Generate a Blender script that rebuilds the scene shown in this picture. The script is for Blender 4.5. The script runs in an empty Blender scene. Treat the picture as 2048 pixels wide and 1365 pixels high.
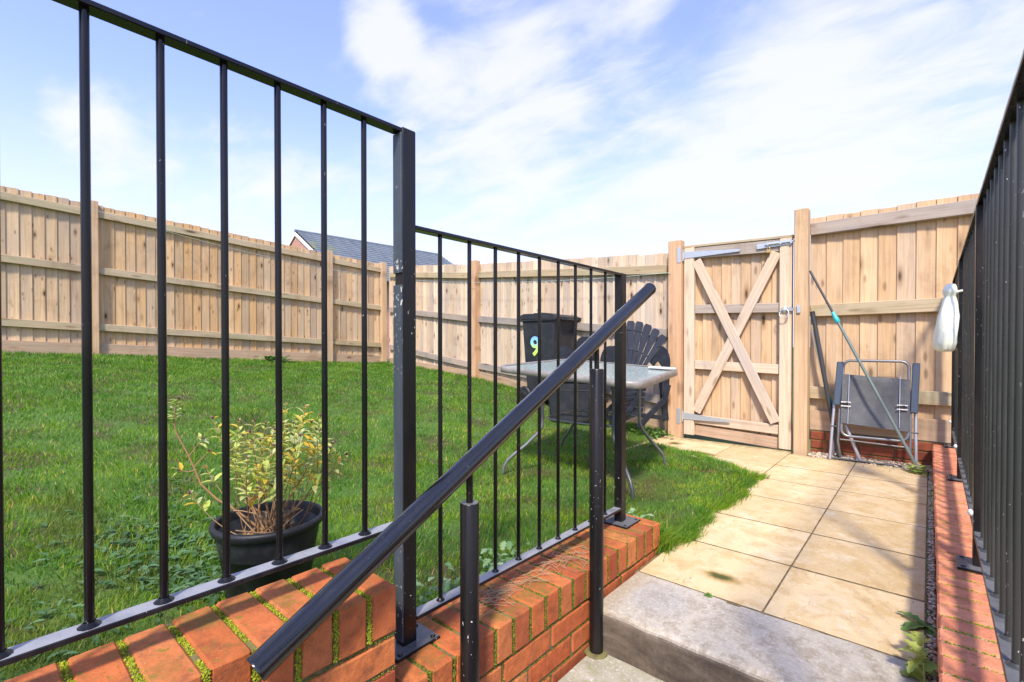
import bpy, math, random
import numpy as np
from mathutils import Vector, Matrix, noise as mnoise
SC = bpy.context.scene
COL = SC.collection
R = math.radians

# ------------------------------------------------------------------ camera, sky, sun, exposure
YAW = 41.0
cam_d = bpy.data.cameras.new("camera")
cam_d.sensor_width = 36.0
cam_d.lens = 36.0 * 961 / 2048
cam_d.shift_y = 0.0083
cam_d.clip_start = 0.02
cam_d.clip_end = 2000
cam = bpy.data.objects.new("camera", cam_d)
COL.objects.link(cam)
cam.location = (0, 0, 0.9)
cam.rotation_euler = (R(90 - 0.57), 0, R(YAW))
SC.camera = cam

SUN_EL, SUN_AZ = 49.0, -60.0          # azimuth measured from +X towards +Y
world = bpy.data.worlds.new("World")
SC.world = world
world.use_nodes = True

def sky():
    nt = world.node_tree
    N, L = nt.nodes, nt.links
    N.clear()
    def n(t, **kw):
        x = N.new(t)
        for k, v in kw.items(): setattr(x, k, v)
        return x
    def math_(op, a, b=None, clamp=False):
        m = n('ShaderNodeMath', operation=op, use_clamp=clamp)
        for i, s in enumerate((a, b)):
            if s is None: continue
            if isinstance(s, (int, float)): m.inputs[i].default_value = s
            else: L.new(s, m.inputs[i])
        return m.outputs[0]
    out = n('ShaderNodeOutputWorld')
    bg = n('ShaderNodeBackground')
    L.new(bg.outputs[0], out.inputs[0])
    st = n('ShaderNodeTexSky', sky_type='NISHITA')
    st.sun_disc = False
    st.sun_elevation = R(SUN_EL)
    st.sun_rotation = R(90 - SUN_AZ)
    st.air_density = 1.0; st.dust_density = 0.6; st.ozone_density = 1.6
    hs = n('ShaderNodeHueSaturation')
    hs.inputs['Saturation'].default_value = 1.0
    hs.inputs['Value'].default_value = SKY_VAL
    L.new(st.outputs[0], hs.inputs['Color'])
    tint = n('ShaderNodeMix', data_type='RGBA', blend_type='MULTIPLY'); tint.inputs[0].default_value = 1.0
    L.new(hs.outputs[0], tint.inputs[6]); tint.inputs[7].default_value = SKY_TINT
    tc = n('ShaderNodeTexCoord')
    nv = n('ShaderNodeVectorMath', operation='NORMALIZE')
    L.new(tc.outputs['Generated'], nv.inputs[0])
    d = nv.outputs[0]
    sp = n('ShaderNodeSeparateXYZ'); L.new(d, sp.inputs[0])
    zc = math_('MAXIMUM', sp.outputs[2], 0.0)
    den = math_('ADD', zc, 0.16)
    u = math_('DIVIDE', sp.outputs[0], den)
    v = math_('DIVIDE', sp.outputs[1], den)
    cv = n('ShaderNodeCombineXYZ'); L.new(u, cv.inputs[0]); L.new(v, cv.inputs[1])
    mp = n('ShaderNodeMapping'); L.new(cv.outputs[0], mp.inputs[0])
    mp.inputs['Rotation'].default_value = (0, 0, R(-48))
    mp.inputs['Scale'].default_value = (1.0, 1.75, 1)
    mp.inputs['Location'].default_value = (3.1, 1.7, 0)
    n1 = n('ShaderNodeTexNoise'); L.new(mp.outputs[0], n1.inputs['Vector'])
    n1.inputs['Scale'].default_value = 2.3; n1.inputs['Detail'].default_value = 9
    n1.inputs['Roughness'].default_value = 0.55; n1.inputs['Distortion'].default_value = 0.45
    n2 = n('ShaderNodeTexNoise'); L.new(mp.outputs[0], n2.inputs['Vector'])
    n2.inputs['Scale'].default_value = 5.0; n2.inputs['Detail'].default_value = 6
    n2.inputs['Roughness'].default_value = 0.6; n2.inputs['Distortion'].default_value = 0.8
    val = math_('ADD', math_('MULTIPLY', n1.outputs[0], 0.76), math_('MULTIPLY', n2.outputs[0], 0.24))
    # large banks of cloud and clear gaps, fixed in the sky
    def ddir(px, py):
        x = (px - 1024) / 961; z = (690 - py) / 961
        w = Vector((x * math.cos(R(YAW)) - math.sin(R(YAW)), x * math.sin(R(YAW)) + math.cos(R(YAW)), z))
        return w.normalized()
    banks = [(740, 120, 9, .10), (930, 240, 15, .20), (1250, 330, 20, .13), (1150, 30, 14, .08), (1700, 130, 18, .14),
             (1900, 60, 16, .09), (240, 275, 7, .22), (100, 300, 7, .16), (380, 350, 9, .16), (430, 40, 5, .34), (760, 60, 5, .3), (540, 120, 3, .15), (180, 215, 4, .2), (560, 285, 8, .2), (340, 150, 5, .12), (1450, 330, 16, .10), (1560, 180, 9, .05), (450, 400, 14, .06), (1750, 330, 16, .08), (1330, 20, 9, .03),
             (1300, 130, 10, -.14), (1050, 110, 8, -.06), (620, 30, 16, -.16), (300, 120, 22, -.16), (470, 230, 14, -.05), (80, 60, 20, -.14),
             (1620, 230, 6, -.07), (860, 400, 8, -.05), (1430, 90, 9, -.10), (1850, 230, 8, -.05)]
    for px, py, rad, amp in banks:
        b = ddir(px, py)
        dp = n('ShaderNodeVectorMath', operation='DOT_PRODUCT')
        L.new(d, dp.inputs[0]); dp.inputs[1].default_value = b
        mr = n('ShaderNodeMapRange', interpolation_type='SMOOTHSTEP')
        L.new(dp.outputs['Value'], mr.inputs[0])
        mr.inputs[1].default_value = math.cos(R(rad)); mr.inputs[2].default_value = 1.0
        mr.inputs[3].default_value = 0; mr.inputs[4].default_value = amp * .8
        val = math_('ADD', val, mr.outputs[0])
    mask = n('ShaderNodeMapRange', interpolation_type='SMOOTHSTEP')
    L.new(val, mask.inputs[0])
    mask.inputs[1].default_value = 0.44; mask.inputs[2].default_value = 0.78
    mask.inputs[3].default_value = 0.12; mask.inputs[4].default_value = 0.90
    # whitening towards the horizon
    hz = n('ShaderNodeMapRange', interpolation_type='SMOOTHSTEP')
    L.new(sp.outputs[2], hz.inputs[0])
    hz.inputs[1].default_value = 0.02; hz.inputs[2].default_value = 0.44
    hz.inputs[3].default_value = 0.86; hz.inputs[4].default_value = 0.0
    mk = math_('MAXIMUM', mask.outputs[0], 0.0)
    inv = math_('MULTIPLY', math_('SUBTRACT', 1.0, mk), math_('SUBTRACT', 1.0, hz.outputs[0]))
    tot = math_('SUBTRACT', 1.0, inv, True)
    mix = n('ShaderNodeMix', data_type='RGBA')
    L.new(tot, mix.inputs[0])
    L.new(tint.outputs[2], mix.inputs[6])
    mix.inputs[7].default_value = CLOUD
    L.new(mix.outputs[2], bg.inputs[0])
    bg.inputs[1].default_value = SKY_STR
SKY_STR = 0.15
SKY_VAL = 1.12
SKY_TINT = (1.0, .93, 1.28, 1)
CLOUD = (3.45, 3.5, 3.75, 1)
sky()

sun_d = bpy.data.lights.new("sun", 'SUN')
sun_d.energy = 3.1
sun_d.angle = R(6.0)   # sun through thin high cloud: soft-edged shadows
sun_d.color = (1.0, 0.90, 0.76)
sun = bpy.data.objects.new("sun", sun_d)
COL.objects.link(sun)
sdir = Vector((math.cos(R(SUN_EL)) * math.cos(R(SUN_AZ)), math.cos(R(SUN_EL)) * math.sin(R(SUN_AZ)), math.sin(R(SUN_EL))))
sun.rotation_euler = sdir.to_track_quat('Z', 'Y').to_euler()
sun.location = sdir * 30
SC.view_settings.view_transform = 'Standard'
SC.view_settings.look = 'None'
SC.view_settings.exposure = 0.95
SC.view_settings.gamma = 1.0

# ------------------------------------------------------------------ helpers
rng = random.Random(7)
nr = np.random.default_rng(11)
CY, SY = math.cos(R(YAW)), math.sin(R(YAW))

def cw(X, D, z):
    """camera-frame ground coordinates (right, depth) to world"""
    return Vector((X * CY - D * SY, X * SY + D * CY, z))

def at(px, py, D):
    """a measured photo point at a measured distance, as a world position"""
    return cw((px - 1024) / 961 * D, D, 0.9 + (690 - py) / 961 * D)

class MB:
    def __init__(s):
        s.v = []; s.f = []; s.sm = []; s.lc = []; s.rnd = []
    def add(s, vs, fs, smooth=False, lc=None, rnd=None):
        o = len(s.v)
        if rnd is None: rnd = rng.random()
        s.v += [tuple(v) for v in vs]
        if lc is None: lc = [tuple(v) for v in vs]
        s.lc += [tuple(c) for c in lc]
        s.rnd += [rnd] * len(vs)
        for f in fs:
            s.f.append(tuple(i + o for i in f)); s.sm.append(smooth)
    def box(s, c, size, M=None, bev=0.0, rnd=None, taper=None):
        c = Vector(c); hx, hy, hz = size[0] / 2, size[1] / 2, size[2] / 2
        order = sorted(range(3), key=lambda i: -size[i])
        off = (rng.random() * 20, rng.random() * 20, rng.random() * 20)
        loc = []; fs = []
        if bev <= 0:
            for z in (-1, 1):
                for y in (-1, 1):
                    for x in (-1, 1): loc.append((x * hx, y * hy, z * hz))
            fs = [(0, 2, 3, 1), (4, 5, 7, 6), (0, 1, 5, 4), (2, 6, 7, 3), (0, 4, 6, 2), (1, 3, 7, 5)]
        else:
            b = min(bev, hx * .9, hy * .9, hz * .9)
            idx = {}
            for z in (-1, 1):
                for y in (-1, 1):
                    for x in (-1, 1):
                        for a in range(3):
                            q = [x * (hx - b), y * (hy - b), z * (hz - b)]
                            q[a] = (x * hx, y * hy, z * hz)[a]
                            idx[(x, y, z, a)] = len(loc); loc.append(tuple(q))
            for sg in (-1, 1):
                q = [idx[(sg, -1, -1, 0)], idx[(sg, 1, -1, 0)], idx[(sg, 1, 1, 0)], idx[(sg, -1, 1, 0)]]
                fs.append(q if sg > 0 else q[::-1])
                q = [idx[(-1, sg, -1, 1)], idx[(-1, sg, 1, 1)], idx[(1, sg, 1, 1)], idx[(1, sg, -1, 1)]]
                fs.append(q if sg > 0 else q[::-1])
                q = [idx[(-1, -1, sg, 2)], idx[(1, -1, sg, 2)], idx[(1, 1, sg, 2)], idx[(-1, 1, sg, 2)]]
                fs.append(q if sg > 0 else q[::-1])
            for a in range(3):
                o1, o2 = [i for i in range(3) if i != a]
                for s1 in (-1, 1):
                    for s2 in (-1, 1):
                        k0 = [0, 0, 0]; k0[o1] = s1; k0[o2] = s2
                        k1 = list(k0); k0[a] = -1; k1[a] = 1
                        q = [idx[(*k0, o1)], idx[(*k1, o1)], idx[(*k1, o2)], idx[(*k0, o2)]]
                        n = (Vector(loc[q[1]]) - Vector(loc[q[0]])).cross(Vector(loc[q[2]]) - Vector(loc[q[1]]))
                        ctr = sum((Vector(loc[i]) for i in q), Vector())
                        nn = Vector((0, 0, 0)); nn[o1] = s1; nn[o2] = s2
                        fs.append(q if n.dot(nn) > 0 else q[::-1])
            for x in (-1, 1):
                for y in (-1, 1):
                    for z in (-1, 1):
                        q = [idx[(x, y, z, 0)], idx[(x, y, z, 1)], idx[(x, y, z, 2)]]
                        n = (Vector(loc[q[1]]) - Vector(loc[q[0]])).cross(Vector(loc[q[2]]) - Vector(loc[q[1]]))
                        fs.append(q if n.dot(Vector((x, y, z))) > 0 else q[::-1])
        if taper:   # scale of x,y at the bottom relative to the top
            loc = [(p[0] * (1 + (taper[0] - 1) * (0.5 - p[2] / size[2])), p[1] * (1 + (taper[1] - 1) * (0.5 - p[2] / size[2])), p[2]) for p in loc]
        vs = [(M @ Vector(p) if M else Vector(p)) + c for p in loc]
        lc = [(p[order[0]] + off[0], p[order[1]] + off[1], p[order[2]] + off[2]) for p in loc]
        s.add(vs, fs, False, lc, rnd)
    def bar(s, p, q, w, h, up=(0, 0, 1), bev=0.0, rnd=None):
        """box from p to q; w across, h along 'up'"""
        p, q = Vector(p), Vector(q); d = (q - p); L = d.length; d.normalize()
        x = d.cross(Vector(up)).normalized(); u = x.cross(d).normalized()
        M = Matrix((x, u, d)).transposed()
        s.box((p + q) / 2, (w, h, L), M, bev, rnd)
    def tube(s, pts, r, n=10, caps=True, rnd=None):
        pts = [Vector(p) for p in pts]; m = len(pts)
        rs = r if isinstance(r, (list, tuple)) else [r] * m
        t = []
        for i in range(m):
            a = pts[max(i - 1, 0)]; b = pts[min(i + 1, m - 1)]
            t.append((b - a).normalized())
        nrm = t[0].orthogonal().normalized()
        vs = []; lc = []; acc = 0; off = rng.random() * 10
        for i in range(m):
            if i: acc += (pts[i] - pts[i - 1]).length
            nrm = (nrm - t[i] * nrm.dot(t[i])).normalized()
            b = t[i].cross(nrm)
            for k in range(n):
                a = 2 * math.pi * k / n
                vs.append(pts[i] + (nrm * math.cos(a) + b * math.sin(a)) * rs[i])
                lc.append((acc + off, math.cos(a) * rs[i], math.sin(a) * rs[i]))
        fs = []
        for i in range(m - 1):
            for k in range(n):
                k2 = (k + 1) % n
                fs.append((i * n + k, i * n + k2, (i + 1) * n + k2, (i + 1) * n + k))
        if rnd is None: rnd = rng.random()
        o = len(s.v)
        s.add(vs, fs, True, lc, rnd)
        if caps:
            for base, rev in ((0, True), ((m - 1) * n, False)):
                ring = [vs[base + k] for k in range(n)]
                s.add(ring, [tuple(range(n))[::-1] if rev else tuple(range(n))], False, [lc[base + k] for k in range(n)], rnd)
    def lathe(s, prof, c, n=24, M=None, rnd=None, smooth=True):
        vs = []
        for r_, z in prof:
            for k in range(n):
                a = 2 * math.pi * k / n
                p = Vector((r_ * math.cos(a), r_ * math.sin(a), z))
                vs.append((M @ p if M else p) + Vector(c))
        fs = []
        for i in range(len(prof) - 1):
            for k in range(n):
                k2 = (k + 1) % n
                fs.append((i * n + k, i * n + k2, (i + 1) * n + k2, (i + 1) * n + k))
        s.add(vs, fs, smooth, None, rnd)
    def prism(s, poly, d0, d1, f, rnd=None, smooth=False):
        """closed 2-D outline swept between depths d0, d1; f(a, b, depth) gives the point"""
        n = len(poly)
        vs = [f(a, b, d0) for a, b in poly] + [f(a, b, d1) for a, b in poly]
        fs = [tuple(range(n))[::-1], tuple(range(n, 2 * n))]
        for k in range(n):
            k2 = (k + 1) % n
            fs.append((k, k2, n + k2, n + k))
        s.add(vs, fs, smooth, None, rnd)
    def build(s, name, mat, parent=None, origin=None):
        me = bpy.data.meshes.new(name)
        o3 = Vector(origin) if origin is not None else (Vector(parent.location) if parent is not None and parent.type == 'EMPTY' else Vector((0, 0, 0)))
        if parent is not None and parent.type == 'MESH':
            o3 = Vector(parent.get('org', (0, 0, 0)))
        vv = [(a - o3.x, b - o3.y, c - o3.z) for a, b, c in s.v]
        me.from_pydata(vv, [], s.f)
        me.polygons.foreach_set('use_smooth', s.sm)
        a = me.attributes.new('lc', 'FLOAT_VECTOR', 'POINT')
        a.data.foreach_set('vector', np.array(s.lc, dtype=np.float32).ravel())
        a = me.attributes.new('rnd', 'FLOAT', 'POINT')
        a.data.foreach_set('value', np.array(s.rnd, dtype=np.float32))
        me.materials.append(mat)
        me.update()
        ob = bpy.data.objects.new(name, me)
        COL.objects.link(ob)
        if parent is not None:
            ob.parent = parent
            if parent.type == 'EMPTY': ob.location = (0, 0, 0)
            ob['org'] = tuple(o3)
        else:
            ob.location = o3
            ob['org'] = tuple(o3)
        return ob

def jit(mb0, start, amp):
    for i in range(start, len(mb0.v)):
        x, y, z = mb0.v[i]; p = Vector((x, y, z)) * 30
        mb0.v[i] = (x + amp * mnoise.noise(p), y + amp * mnoise.noise(p + Vector((9, 0, 0))), z + amp * mnoise.noise(p + Vector((0, 9, 0))))

def tag(o, label, cat, group=None):
    o['label'] = label; o['category'] = cat
    if group: o['group'] = group
    return o
def thing(name, label, cat, loc, group=None):
    o = bpy.data.objects.new(name, None); COL.objects.link(o)
    o.location = loc; o.empty_display_size = 0.1
    bpy.context.view_layer.update()
    return tag(o, label, cat, group)
def struct(o, kind='structure'):
    o['kind'] = kind; return o

# ------------------------------------------------------------------ materials
class NT:
    def __init__(s, name):
        s.m = bpy.data.materials.new(name); s.m.use_nodes = True
        s.t = s.m.node_tree; s.t.nodes.clear()
        s.out = s.n('ShaderNodeOutputMaterial')
        s.b = s.n('ShaderNodeBsdfPrincipled')
        s.link(s.b.outputs[0], s.out.inputs[0])
    def n(s, t, **kw):
        x = s.t.nodes.new(t)
        for k, v in kw.items(): setattr(x, k, v)
        return x
    def link(s, a, b): s.t.links.new(a, b)
    def put(s, inp, v):
        if isinstance(v, bpy.types.NodeSocket): s.link(v, inp)
        elif isinstance(v, (tuple, list)) and len(v) == 3 and inp.type == 'RGBA': inp.default_value = (*v, 1)
        else: inp.default_value = v
    def attr(s, name, out='Fac'):
        a = s.n('ShaderNodeAttribute', attribute_name=name); return a.outputs[out]
    def lc(s): return s.attr('lc', 'Vector')
    def obj(s): return s.n('ShaderNodeTexCoord').outputs['Object']
    def pos(s): return s.n('ShaderNodeNewGeometry').outputs['Position']
    def map(s, v, scale=(1, 1, 1), loc=(0, 0, 0), rot=(0, 0, 0)):
        m = s.n('ShaderNodeMapping'); s.link(v, m.inputs[0])
        m.inputs['Scale'].default_value = scale; m.inputs['Location'].default_value = loc; m.inputs['Rotation'].default_value = rot
        return m.outputs[0]
    def noise(s, v, scale, detail=4, rough=.55, dist=0):
        x = s.n('ShaderNodeTexNoise'); s.link(v, x.inputs['Vector'])
        x.inputs['Scale'].default_value = scale; x.inputs['Detail'].default_value = detail
        x.inputs['Roughness'].default_value = rough; x.inputs['Distortion'].default_value = dist
        return x.outputs[0]
    def vor(s, v, scale, feature='F1', rand=1.0):
        x = s.n('ShaderNodeTexVoronoi', feature=feature); s.link(v, x.inputs['Vector'])
        x.inputs['Scale'].default_value = scale; x.inputs['Randomness'].default_value = rand
        return x.outputs
    def rng(s, v, a, b, c=0., d=1., smooth=True):
        x = s.n('ShaderNodeMapRange', interpolation_type='SMOOTHSTEP' if smooth else 'LINEAR')
        s.link(v, x.inputs[0])
        for i, q in enumerate((a, b, c, d)): x.inputs[i + 1].default_value = q
        return x.outputs[0]
    def math(s, op, a, b=0., clamp=False):
        x = s.n('ShaderNodeMath', operation=op, use_clamp=clamp); s.put(x.inputs[0], a); s.put(x.inputs[1], b); return x.outputs[0]
    def mix(s, f, a, b, mode='MIX'):
        x = s.n('ShaderNodeMix', data_type='RGBA', blend_type=mode)
        s.put(x.inputs[0], f); s.put(x.inputs[6], a); s.put(x.inputs[7], b); return x.outputs[2]
    def ramp(s, f, stops):
        x = s.n('ShaderNodeValToRGB'); s.link(f, x.inputs[0])
        e = x.color_ramp.elements
        while len(e) > 1: e.remove(e[0])
        e[0].position = stops[0][0]; e[0].color = (*stops[0][1], 1)
        for p, c in stops[1:]:
            q = e.new(p); q.color = (*c, 1)
        return x.outputs[0]
    def bump(s, h, strength=.3, dist=.002, prev=None):
        x = s.n('ShaderNodeBump'); s.link(h, x.inputs['Height'])
        x.inputs['Strength'].default_value = strength; x.inputs['Distance'].default_value = dist
        if prev is not None: s.link(prev, x.inputs['Normal'])
        return x.outputs[0]
    def set(s, color=None, rough=None, normal=None, metal=None, spec=None, coat=None):
        if color is not None: s.put(s.b.inputs['Base Color'], color)
        if rough is not None: s.put(s.b.inputs['Roughness'], rough)
        if normal is not None: s.put(s.b.inputs['Normal'], normal)
        if metal is not None: s.put(s.b.inputs['Metallic'], metal)
        if spec is not None: s.put(s.b.inputs['Specular IOR Level'], spec)
        if coat is not None: s.put(s.b.inputs['Coat Weight'], coat)
        return s.m

def wood(name, stops, grey=(.30, .27, .23), greyamt=.25, knots=1.0, knotscale=(3.2, 9.0, 3.0), algae=0.0):
    t = NT(name); lc = t.lc(); rnd = t.attr('rnd')
    base = t.ramp(rnd, stops)
    g1 = t.noise(t.map(lc, (2.2, 60, 60)), 1.0, 5, .6, .6)
    g2 = t.noise(t.map(lc, (.8, 16, 16)), 1.0, 3, .5, 1.2)
    c = t.mix(t.rng(g1, .3, .75), base, t.mix(1.0, base, (.76, .71, .66), 'MULTIPLY'))
    c = t.mix(t.rng(g2, .35, .7, 0, .55), c, t.mix(1.0, c, (1.18, 1.08, .95), 'MULTIPLY'))
    big = t.noise(t.map(lc, (.9, 5, 5)), 1.0, 4, .6)
    c = t.mix(t.rng(big, .42, .68, 0, greyamt), c, grey)
    if knots > 0:
        v = t.vor(t.map(lc, (knotscale[0], knotscale[1], 0)), 1.0)[0]
        kn = t.rng(v, .05, .13, 1, 0)
        halo = t.rng(t.math('ADD', v, t.math('MULTIPLY', g1, .12)), .12, .33, 1, 0)
        sel = t.rng(t.noise(t.map(lc, (1.4, 3, 0)), 1.0, 1), .40, .47)
        c = t.mix(t.math('MULTIPLY', t.math('MULTIPLY', halo, sel), .55 * knots), c, (.16, .085, .04))
        c = t.mix(t.math('MULTIPLY', t.math('MULTIPLY', kn, sel), .9 * knots), c, (.045, .022, .012))
        v2 = t.vor(t.map(lc, (knotscale[0] * 1.9, knotscale[1] * 1.7, 0), (3, 5, 0)), 1.0)[0]
        s2 = t.rng(t.noise(t.map(lc, (2.2, 5, 0), (7, 1, 0)), 1.0, 1), .38, .46)
        c = t.mix(t.math('MULTIPLY', t.math('MULTIPLY', t.rng(v2, .07, .22, 1, 0), s2), .6 * knots), c, (.13, .075, .04))
    if algae > 0:
        al = t.noise(t.map(lc, (1.5, 6, 6)), 1.3, 5, .65)
        c = t.mix(t.rng(al, .5, .72, 0, algae), c, (.22, .23, .09))
    c = t.mix(1.0, c, (.985, .99, .985), 'MULTIPLY')
    stn = t.noise(t.map(t.pos(), (1, 1, .55)), 2.6, 6, .72, .8)
    c = t.mix(t.rng(stn, .50, .72, 0, .55), c, t.mix(1.0, c, (.62, .56, .52), 'MULTIPLY'))
    bm = t.bump(t.math('ADD', g1, t.math('MULTIPLY', g2, .5)), .45, .0018)
    return t.set(c, .82, bm, spec=.2)

M = {}
WS = [(0, (.56, .385, .21)), (.2, (.66, .475, .275)), (.4, (.47, .36, .245)), (.55, (.70, .53, .335)), (.75, (.60, .385, .185)), (.88, (.50, .35, .20)), (1, (.42, .335, .245))]
M['fence_board'] = wood('fence_board', WS, (.36, .30, .25), .45)
M['fence_board_pale'] = wood('fence_board_pale', [(0, (.58, .475, .355)), (.3, (.72, .61, .47)), (.6, (.50, .405, .30)), (.8, (.62, .48, .33)), (1, (.46, .38, .30))], (.38, .34, .30), .5)
M['fence_board_warm'] = wood('fence_board_warm', [(0, (.62, .43, .25)), (.3, (.70, .51, .315)), (.6, (.54, .375, .22)), (.8, (.58, .45, .32)), (1, (.64, .46, .28))], (.42, .33, .26), .35, 1.0, (2.0, 7.0, 3.0))
M['rail'] = wood('rail', [(0, (.48, .40, .27)), (.5, (.54, .44, .30)), (1, (.46, .38, .25))], (.36, .34, .22), .5, .8, (1.6, 7, 3), .35)
M['rail_grey'] = wood('rail_grey', [(0, (.36, .32, .28)), (.5, (.44, .38, .33)), (1, (.40, .35, .30))], (.25, .235, .225), .7, .8, (1.6, 7, 3))
M['post'] = wood('post', [(0, (.60, .43, .27)), (.5, (.66, .48, .31)), (1, (.58, .42, .26))], (.48, .38, .28), .3, .9, (1.1, 5, 5))
M['post_orange'] = wood('post_orange', [(0, (.62, .40, .24)), (1, (.68, .46, .29))], (.5, .34, .22), .3, .9, (1.1, 5, 5))
M['gravel_board'] = wood('gravel_board', [(0, (.46, .34, .24)), (.5, (.52, .38, .27)), (1, (.43, .32, .22))], (.30, .25, .17), .5, .8, (1.5, 7, 3), .2)
M['gate_pale'] = wood('gate_pale', [(0, (.62, .51, .39)), (.5, (.70, .58, .44)), (1, (.55, .45, .35))], (.44, .40, .37), .45, .8, (1.6, 7, 3))

def brick(name, stops, stain=.25, dark=.0):
    t = NT(name); lc = t.lc(); rnd = t.attr('rnd')
    c = t.ramp(rnd, stops)
    n1 = t.noise(lc, 28, 5, .65)
    c = t.mix(t.rng(n1, .35, .72, 0, .45), c, t.mix(1.0, c, (.62, .50, .45), 'MULTIPLY'))
    gm = t.noise(t.pos(), 16, 6, .75)
    c = t.mix(t.rng(gm, .47, .70, 0, .55), c, (.12, .055, .03))
    n3 = t.noise(lc, 9, 3, .6)
    c = t.mix(t.rng(n3, .45, .75, 0, .5), c, t.mix(1.0, c, (1.18, 1.25, 1.3), 'MULTIPLY'))
    sp = t.noise(lc, 190, 2, .5)
    c = t.mix(t.rng(sp, .63, .74, 0, .6), c, (.16, .06, .03))
    c = t.mix(t.rng(t.noise(lc, 240, 1, .5), .73, .78, 0, .7), c, (.55, .36, .24))
    if stain:
        p = t.pos()
        nz = t.n('ShaderNodeSeparateXYZ'); t.link(t.n('ShaderNodeNewGeometry').outputs['Normal'], nz.inputs[0])
        up = t.rng(nz.outputs[2], .5, .9)
        st = t.noise(p, 10, 5, .7)
        c = t.mix(t.math('MULTIPLY', t.math('MULTIPLY', t.rng(st, .47, .68), up), stain), c, (.20, .135, .03))
        st2 = t.noise(p, 55, 4, .7)
        c = t.mix(t.math('MULTIPLY', t.math('MULTIPLY', t.rng(st2, .60, .68), up), stain * 1.4, True), c, (.16, .17, .02))
    b1 = t.bump(n1, .8, .005)
    b2 = t.bump(sp, .35, .001, b1)
    return t.set(c, .88, b2, spec=.2)
M['brick'] = brick('brick', [(0, (.43, .12, .038)), (.15, (.55, .175, .055)), (.3, (.32, .075, .032)), (.45, (.56, .195, .066)), (.6, (.46, .115, .04)), (.75, (.52, .155, .05)), (.87, (.24, .055, .03)), (1, (.48, .145, .052))], .8)
M['brick_right'] = brick('brick_right', [(0, (.58, .22, .12)), (.3, (.64, .26, .145)), (.6, (.52, .185, .105)), (1, (.60, .235, .125))], .25)
M['brick_plinth'] = brick('brick_plinth', [(0, (.26, .075, .04)), (.4, (.34, .10, .05)), (.7, (.20, .05, .03)), (1, (.38, .13, .06))], 0)
t = NT('mortar'); p = t.pos(); q = t.noise(p, 35, 5, .6)
M['mortar'] = t.set(t.ramp(q, [(.3, (.10, .085, .035)), (.5, (.17, .15, .06)), (.62, (.13, .15, .025)), (.8, (.07, .08, .02))]), .95, t.bump(t.noise(p, 160, 3), .6, .002))
t = NT('mortar_pale'); p = t.pos(); q = t.noise(p, 30, 5, .6)
M['mortar_pale'] = t.set(t.ramp(q, [(.3, (.34, .24, .14)), (.6, (.46, .36, .22)), (.8, (.28, .22, .07))]), .95, t.bump(t.noise(p, 160, 3), .6, .002))
t = NT('moss')
M['moss'] = t.set(t.ramp(t.attr('rnd'), [(0, (.13, .17, .012)), (.4, (.26, .30, .02)), (.8, (.38, .40, .035)), (1, (.10, .09, .02))]), .95, spec=.1)
t = NT('moss_dark')
M['moss_dark'] = t.set(t.ramp(t.attr('rnd'), [(0, (.05, .07, .012)), (.5, (.13, .15, .02)), (.85, (.24, .26, .03)), (1, (.07, .055, .02))]), .95, spec=.1)

def paint(name, col, rough, fleck=.4, warm=None, th=.715, sky_sheen=.15):
    t = NT(name); p = t.obj()
    f = t.rng(t.noise(t.map(p, (1, 1, .55)), 150, 2, .6), th, th + .025, 0, 1)
    rg = t.noise(t.map(p, (1, 1, .25)), 12, 5, .65)
    c = t.mix(t.rng(rg, .45, .75, 0, .5), col, warm or tuple(x * 2.2 + .008 for x in col))
    area = t.rng(t.noise(p, 4, 2), .45, .6)
    c = t.mix(t.math('MULTIPLY', t.math('MULTIPLY', f, area), fleck), c, (.55, .55, .50))
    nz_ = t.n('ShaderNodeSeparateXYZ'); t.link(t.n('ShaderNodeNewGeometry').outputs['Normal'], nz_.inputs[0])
    c = t.mix(t.math('MULTIPLY', t.rng(nz_.outputs[2], .9, .99), t.rng(rg, .25, .6, .5, .9)), c, (sky_sheen, sky_sheen * 1.02, sky_sheen * 1.06))  # up-facing faces paled: sky reflection put into the colour
    r_ = t.rng(rg, .3, .75, rough - .07, rough + .15)
    return t.set(c, r_, t.bump(t.noise(p, 90, 3), .12, .0008), spec=.36)
M['black_paint'] = paint('black_paint', (.006, .006, .007), .17, .5, (.014, .013, .013), .73)
M['path_sheen_paint'] = paint('path_sheen_paint', (.040, .043, .040), .28, .9, (.075, .08, .07), .70, .16)  # black paint with the bright path's reflection put into its base colour
M['rail_paint'] = paint('rail_paint', (.012, .012, .014), .20, .6, None, .72, .30)  # strongest pale top, a painted-in reflection of white sky
M['black_post'] = paint('black_post', (.008, .0075, .008), .30, 1.0, (.030, .020, .016), .70)
M['handrail'] = paint('handrail', (.007, .008, .010), .15, .12, (.010, .011, .013), .715, .02); _b = M['handrail'].node_tree.nodes['Principled BSDF']; _b.inputs['IOR'].default_value = 1.6; _b.inputs['Coat Weight'].default_value = .6; _b.inputs['Coat Roughness'].default_value = .08; [setattr(x.inputs['Strength'], 'default_value', .03) for x in M['handrail'].node_tree.nodes if x.type == 'BUMP']
M['peeled_skylit_paint'] = paint('peeled_skylit_paint', (.045, .058, .072), .45, 1.0, (.09, .11, .13), .63)  # flecks are peeling paint; the bluish base has sky light painted in
t = NT('black_plastic'); p = t.obj()
M['black_plastic'] = t.set(t.mix(t.rng(t.noise(p, 18, 5, .7), .45, .75), (.012, .013, .015), (.040, .042, .046)), .5, t.bump(t.noise(p, 60, 3), .15, .001))
t = NT('bin_plastic'); p = t.obj()
M['bin_plastic'] = t.set(t.mix(t.rng(t.noise(p, 9, 6, .7), .4, .75), (.014, .017, .024), (.036, .039, .044)), .55, t.bump(t.noise(p, 200, 2), .2, .0006))
t = NT('navy_plastic'); p = t.obj()
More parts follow.
